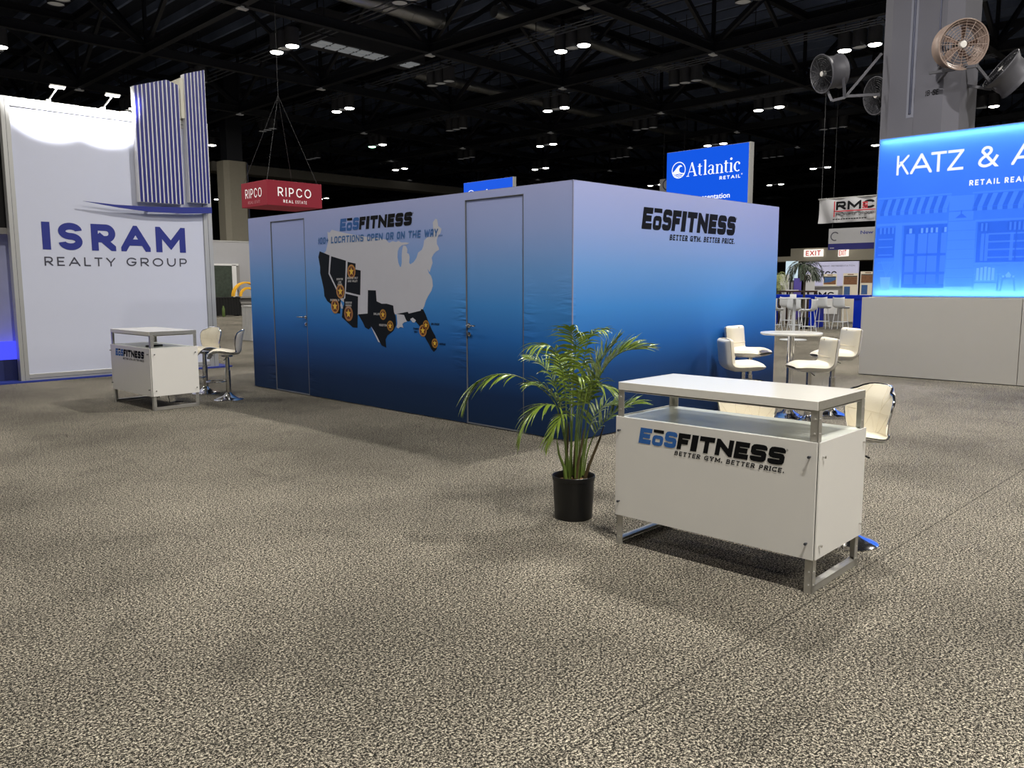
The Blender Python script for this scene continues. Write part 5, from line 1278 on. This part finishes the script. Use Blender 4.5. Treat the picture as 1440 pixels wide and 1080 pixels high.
# ------------------------------------------------------------------ roof trusses
NX = [15.47 + 9 * k for k in range(-1, 11)]; NY = [29.5 + 9 * k for k in range(-3, 9)]; ZB, ZT = 12.05, 15.35
ORD = ['first', 'second', 'third', 'fourth', 'fifth', 'sixth', 'seventh', 'eighth', 'ninth', 'tenth', 'eleventh', 'twelfth']
def chord(L, z, h, w):
    return MB().box((-L, -w, z - h / 2), (L, w, z - h / 2 + .03)).box((-L, -w, z + h / 2 - .03), (L, w, z + h / 2)).box((-L, -.02, z - h / 2), (L, .02, z + h / 2))
proto = {}
def truss(label, mid, rz, L, nodes):
    """nodes: positions of panel points along the truss, measured from mid"""
    t = thing('roof_truss', label, 'roof truss', mid, rz, 'black roof trusses')
    key = round(L, 2)
    for nm, z, h, w in (('bottom_chord', ZB, .40, .14), ('top_chord', ZT, .35, .14)):
        if (nm, key) not in proto: proto[(nm, key)] = chord(L, z, h, w).build(nm, M['steelblack'], t, world=False)
        else:
            o = proto[(nm, key)].copy(); col.objects.link(o); o.parent = t
    for x in nodes:
        for s in (-1, 1):
            if abs(x + s * 4.5) > L: continue
            if 'd' not in proto:
                o = proto['d'] = MB().bar((0, 0, ZB + .1), (4.5, 0, ZT - .1), .16, .20).build('diagonal', M['steelblack'], t, world=False)
            else:
                o = proto['d'].copy(); col.objects.link(o); o.parent = t
            o.location = (x, 0, 0); o.scale = (s, 1, 1)
        if 'v' not in proto: o = proto['v'] = MB().bar((0, 0, ZB), (0, 0, ZT), .14).build('post', M['steelblack'], t, world=False)
        else:
            o = proto['v'].copy(); col.objects.link(o); o.parent = t
        o.location = (x, 0, 0)
xm, ym = (NX[0] + NX[-1]) / 2, (NY[0] + NY[-1]) / 2
for i, y in enumerate(NY): truss('black roof truss running to the right background, %s of its row from the camera' % ORD[i], (xm, y, 0), 0, 54.0, [x - xm for x in NX])
for i, x in enumerate(NX): truss('black roof truss running to the left background, %s of its row from the camera' % ORD[i], (x, ym, 0), R(90), 54.0, [y - ym for y in NY])
# secondary runs under the roof
for i, (x, lab) in enumerate(((20.2, 'nearest'), (27.3, 'second nearest'), (35.9, 'third nearest'), (45.2, 'farthest'))):
    t = thing('conduit_rack', 'bundle of thin grey pipes running to the left background, %s bundle' % lab, 'pipe rack', (x, 40, 12.3))
    for k in range(3): MB().tube([(x + .34 * k, 6, 12.45), (x + .34 * k, 95, 12.45)], .028, 6).build('pipe', M['pipe'], t)
    for y in range(8, 95, 6):
        if y == 8: hg = MB().bar((x - .1, y, 12.40), (x + .95, y, 12.40), .04).bar((x + .4, y, 12.4), (x + .4, y, 15.2), .025).build('hanger', M['steelblack'], t)
        else:
            o = hg.copy(); col.objects.link(o); o.parent = t; o.location = (0, y - 8, 0)
for y, xa, xb, z, r, lab in ((28.4, 12.0, 24.2, 12.95, .34, 'long shiny round duct near the top of the photo'), (37.6, 30, 60, 13.4, .30, 'long round duct further back under the roof'), (26.9, 26.0, 70.0, 13.4, .24, 'slim round duct right of the middle under the roof')):
    t = thing('air_duct', lab, 'duct', ((xa + xb) / 2, y, z))
    MB().tube([(xa, y, z), (xb, y, z)], r, 20).build('duct_tube', M['ductm'], t, smooth=True)
    x = xa
    while x < xb: MB().tube([(x - .02, y, z), (x + .02, y, z)], r * 1.05, 20).build('duct_ring', M['ductm'], t); x += 1.5
    x = xa + .8
    while x < xb: MB().bar((x, y, z + r), (x, y, 15.9), .03).build('hanger', M['steelblack'], t); x += 3
t = thing('air_unit', 'boxy dark air unit with a pale louvre grid below it, upper left of centre', 'air unit', (26, 36.5, 13.5))
MB().box((22.6, 35.4, 13.3), (29.0, 37.2, 14.8)).build('casing', mat('dark casing', rgb(64, 66, 74), .6, var=.1), t)
g = MB()
for i in range(8):
    for j in range(2): g.box((22.7 + .78 * i, 35.55 + .55 * j, 13.25), (22.7 + .78 * i + .62, 35.55 + .55 * j + .40, 13.30))
g.build('louvre', M['louvre'], t)
for x in (23, 28.6): MB().bar((x, 36.3, 14.8), (x, 36.3, 15.9), .06).build('hanger', M['steelblack'], t)

# ------------------------------------------------------------------ camera (its numbers also give the place words below)
CAM = Vector((0, 0, 1.6)); PITCH, ROLL, AZ, FPX = R(7.058), R(.197), R(45.12), 1145.07
def place(P):
    """where a point lies in the photo: pixel position, or None"""
    v = Vector(P) - CAM; c, s = math.cos(AZ), math.sin(AZ)
    x, y, z = c * v.x - s * v.y, s * v.x + c * v.y, v.z
    d = y * math.cos(PITCH) - z * math.sin(PITCH); u = y * math.sin(PITCH) + z * math.cos(PITCH)
    if d < .5: return None
    return (720 + FPX * (x * math.cos(ROLL) - u * math.sin(ROLL)) / d, 540 - FPX * (x * math.sin(ROLL) + u * math.cos(ROLL)) / d)
def where(P):
    q = place(P)
    if q is None or not (-8 < q[0] < 1448 and -8 < q[1] < 1080): return None
    return '%d percent across %d percent down the photo' % (round(q[0] / 14.4), max(0, round(q[1] / 10.8)))
def where_old(P):
    q = place(P)
    if q is None or not (-8 < q[0] < 1448 and -8 < q[1] < 1080): return None
    return '%.1f percent across, %.1f percent down the photo' % (q[0] / 14.4, max(0, q[1] / 10.8))

# small pale fixtures at truss joints
fx = None
for x, y in ((24.47, 20.5), (24.47, 29.5), (24.47, 38.5), (24.47, 47.5), (33.47, 29.5), (33.47, 47.5), (42.47, 29.5), (42.47, 38.5), (42.47, 47.5), (42.47, 56.5), (51.47, 29.5), (51.47, 38.5), (60.47, 47.5), (60.47, 56.5), (15.47, 29.5), (15.47, 47.5), (51.47, 65.5), (33.47, 20.5), (60.47, 29.5)):
    w = where((x, y, 11.8))
    if not w: continue
    if fx is None:
        fx = MB().box((-.20, -.12, 0), (.20, .12, .04)).box((-.06, -.06, .04), (.06, .06, .12)).build('ceiling_fixture', M['fixture']); o = fx
    else:
        o = fx.copy(); col.objects.link(o)
    o.location = (x, y, 11.74); tag(o, 'small pale fixture under a truss joint ' + w, 'ceiling fixture', 'small fixtures under the truss joints')

# pendant can lamps: trios on the hall grid, every other trio lit (its outer two lamps)
def make_can(lens):
    t = thing('pendant_lamp', 'black can lamp', 'pendant lamp')
    W = lambda mb, n, m: mb.build(n, m, t, world=False, smooth=True)
    W(MB().lathe([(.288, .06), (.288, .0), (.296, .0), (.296, .74), (.20, .80), (.06, .83), (0, .83)], n=28, caps=False), 'lamp_can', M['can'])
    W(MB().lathe([(0, .03), (.283, .03), (.283, .035), (0, .035)] if lens == 'unlit' else [(0, -.075), (.16, -.06), (.26, -.03), (.284, .03), (.284, .05), (0, .05)], n=28), 'lens', M[lens])  # lit lens bulges below the can to imitate bloom
    W(MB().tube([(0, 0, .83), (0, 0, 3.4)], .02, 6), 'hanger_rod', M['steelblack'])
    return t
cans = {}
def can(kind, loc, label):
    if kind not in cans: t = cans[kind] = make_can(kind); t.location = loc
    else: t = dup(cans[kind], loc, 0)
    t['label'] = label; t['group'] = 'can lamps under the roof'
    return t
ZL = 11.9
for i in range(-3, 10):
    for j in range(-5, 8):
        x, y = 19.55 + 9 * i, 33.6 + 9 * j
        if (i, j) == (-1, -3): x, y = 11.3, 5.95     # hangs a little off the grid; only one of its lamps burns
        if math.hypot(x, y) > 108: continue
        lit = (i + j) % 2 == 0
        q = place((x, y, ZL)); seen = q is not None and -20 < q[0] < 1460 and -14 < q[1] < 320
        near = math.hypot(x - 6, y - 6) < LIGHT_R
        if not (seen or (near and lit)): continue
        if seen and math.hypot(x, y) > 75 and (i + j) % 2: continue
        for k, dy in ((0, .67), (1, 0), (2, -.67)):
            on = lit and k != 1 and not ((i, j) == (-1, -3) and k == 0)
            w = where((x, y + dy, ZL)); wt = where((x, y, ZL)) or w
            if seen and w is None and not (near and on): continue
            kind = ('litgreen' if (i, j, k) == (2, 2, 0) else 'lit') if on else 'unlit'
            if w: lab = '%s %s can lamp of the trio %s' % ('lit' if on else 'unlit', ('left', 'middle', 'right')[k], wt)
            else: lab = '%s black can lamp of a trio overhead, outside the photo' % ('lit' if on else 'unlit')
            can(kind, (x, y + dy, ZL), lab)
            if on and near:
                ld = bpy.data.lights.new('can_lamp_light', 'AREA'); ld.shape = 'DISK'; ld.size = .5; ld.energy = CAN_W * GAIN.get((i, j), 1.0)
                ld.color = CAN_C
                lo = bpy.data.objects.new('can_lamp_light', ld); col.objects.link(lo); lo.location = (x, y + dy, ZL - .085)

# ------------------------------------------------------------------ world, camera, colour management
wd = bpy.data.worlds.new('hall air'); scene.world = wd; wd.use_nodes = True
wd.node_tree.nodes['Background'].inputs['Color'].default_value = (.55, .62, .75, 1); wd.node_tree.nodes['Background'].inputs['Strength'].default_value = WORLD
cd = bpy.data.cameras.new('camera'); co = bpy.data.objects.new('camera', cd); col.objects.link(co); scene.camera = co
cd.sensor_fit = 'HORIZONTAL'; cd.sensor_width = 36.0; cd.lens = FPX / 1440 * 36.0; cd.clip_end = 400; cd.clip_start = .05
co.matrix_world = Matrix.Translation(CAM) @ Matrix.Rotation(AZ - R(90), 4, 'Z') @ Matrix.Rotation(R(90) - PITCH, 4, 'X') @ Matrix.Rotation(0, 4, 'Z')
co.matrix_world = Matrix.Translation(CAM) @ Matrix.Rotation(-AZ, 4, 'Z') @ Matrix.Rotation(R(90) - PITCH, 4, 'X') @ Matrix.Rotation(-ROLL, 4, 'Z')
vs = scene.view_settings
scene.display_settings.display_device = 'sRGB'
vs.view_transform = 'Standard'; vs.look = 'None'; vs.gamma = 1.0; vs.use_curve_mapping = False; vs.exposure = EXPOSURE
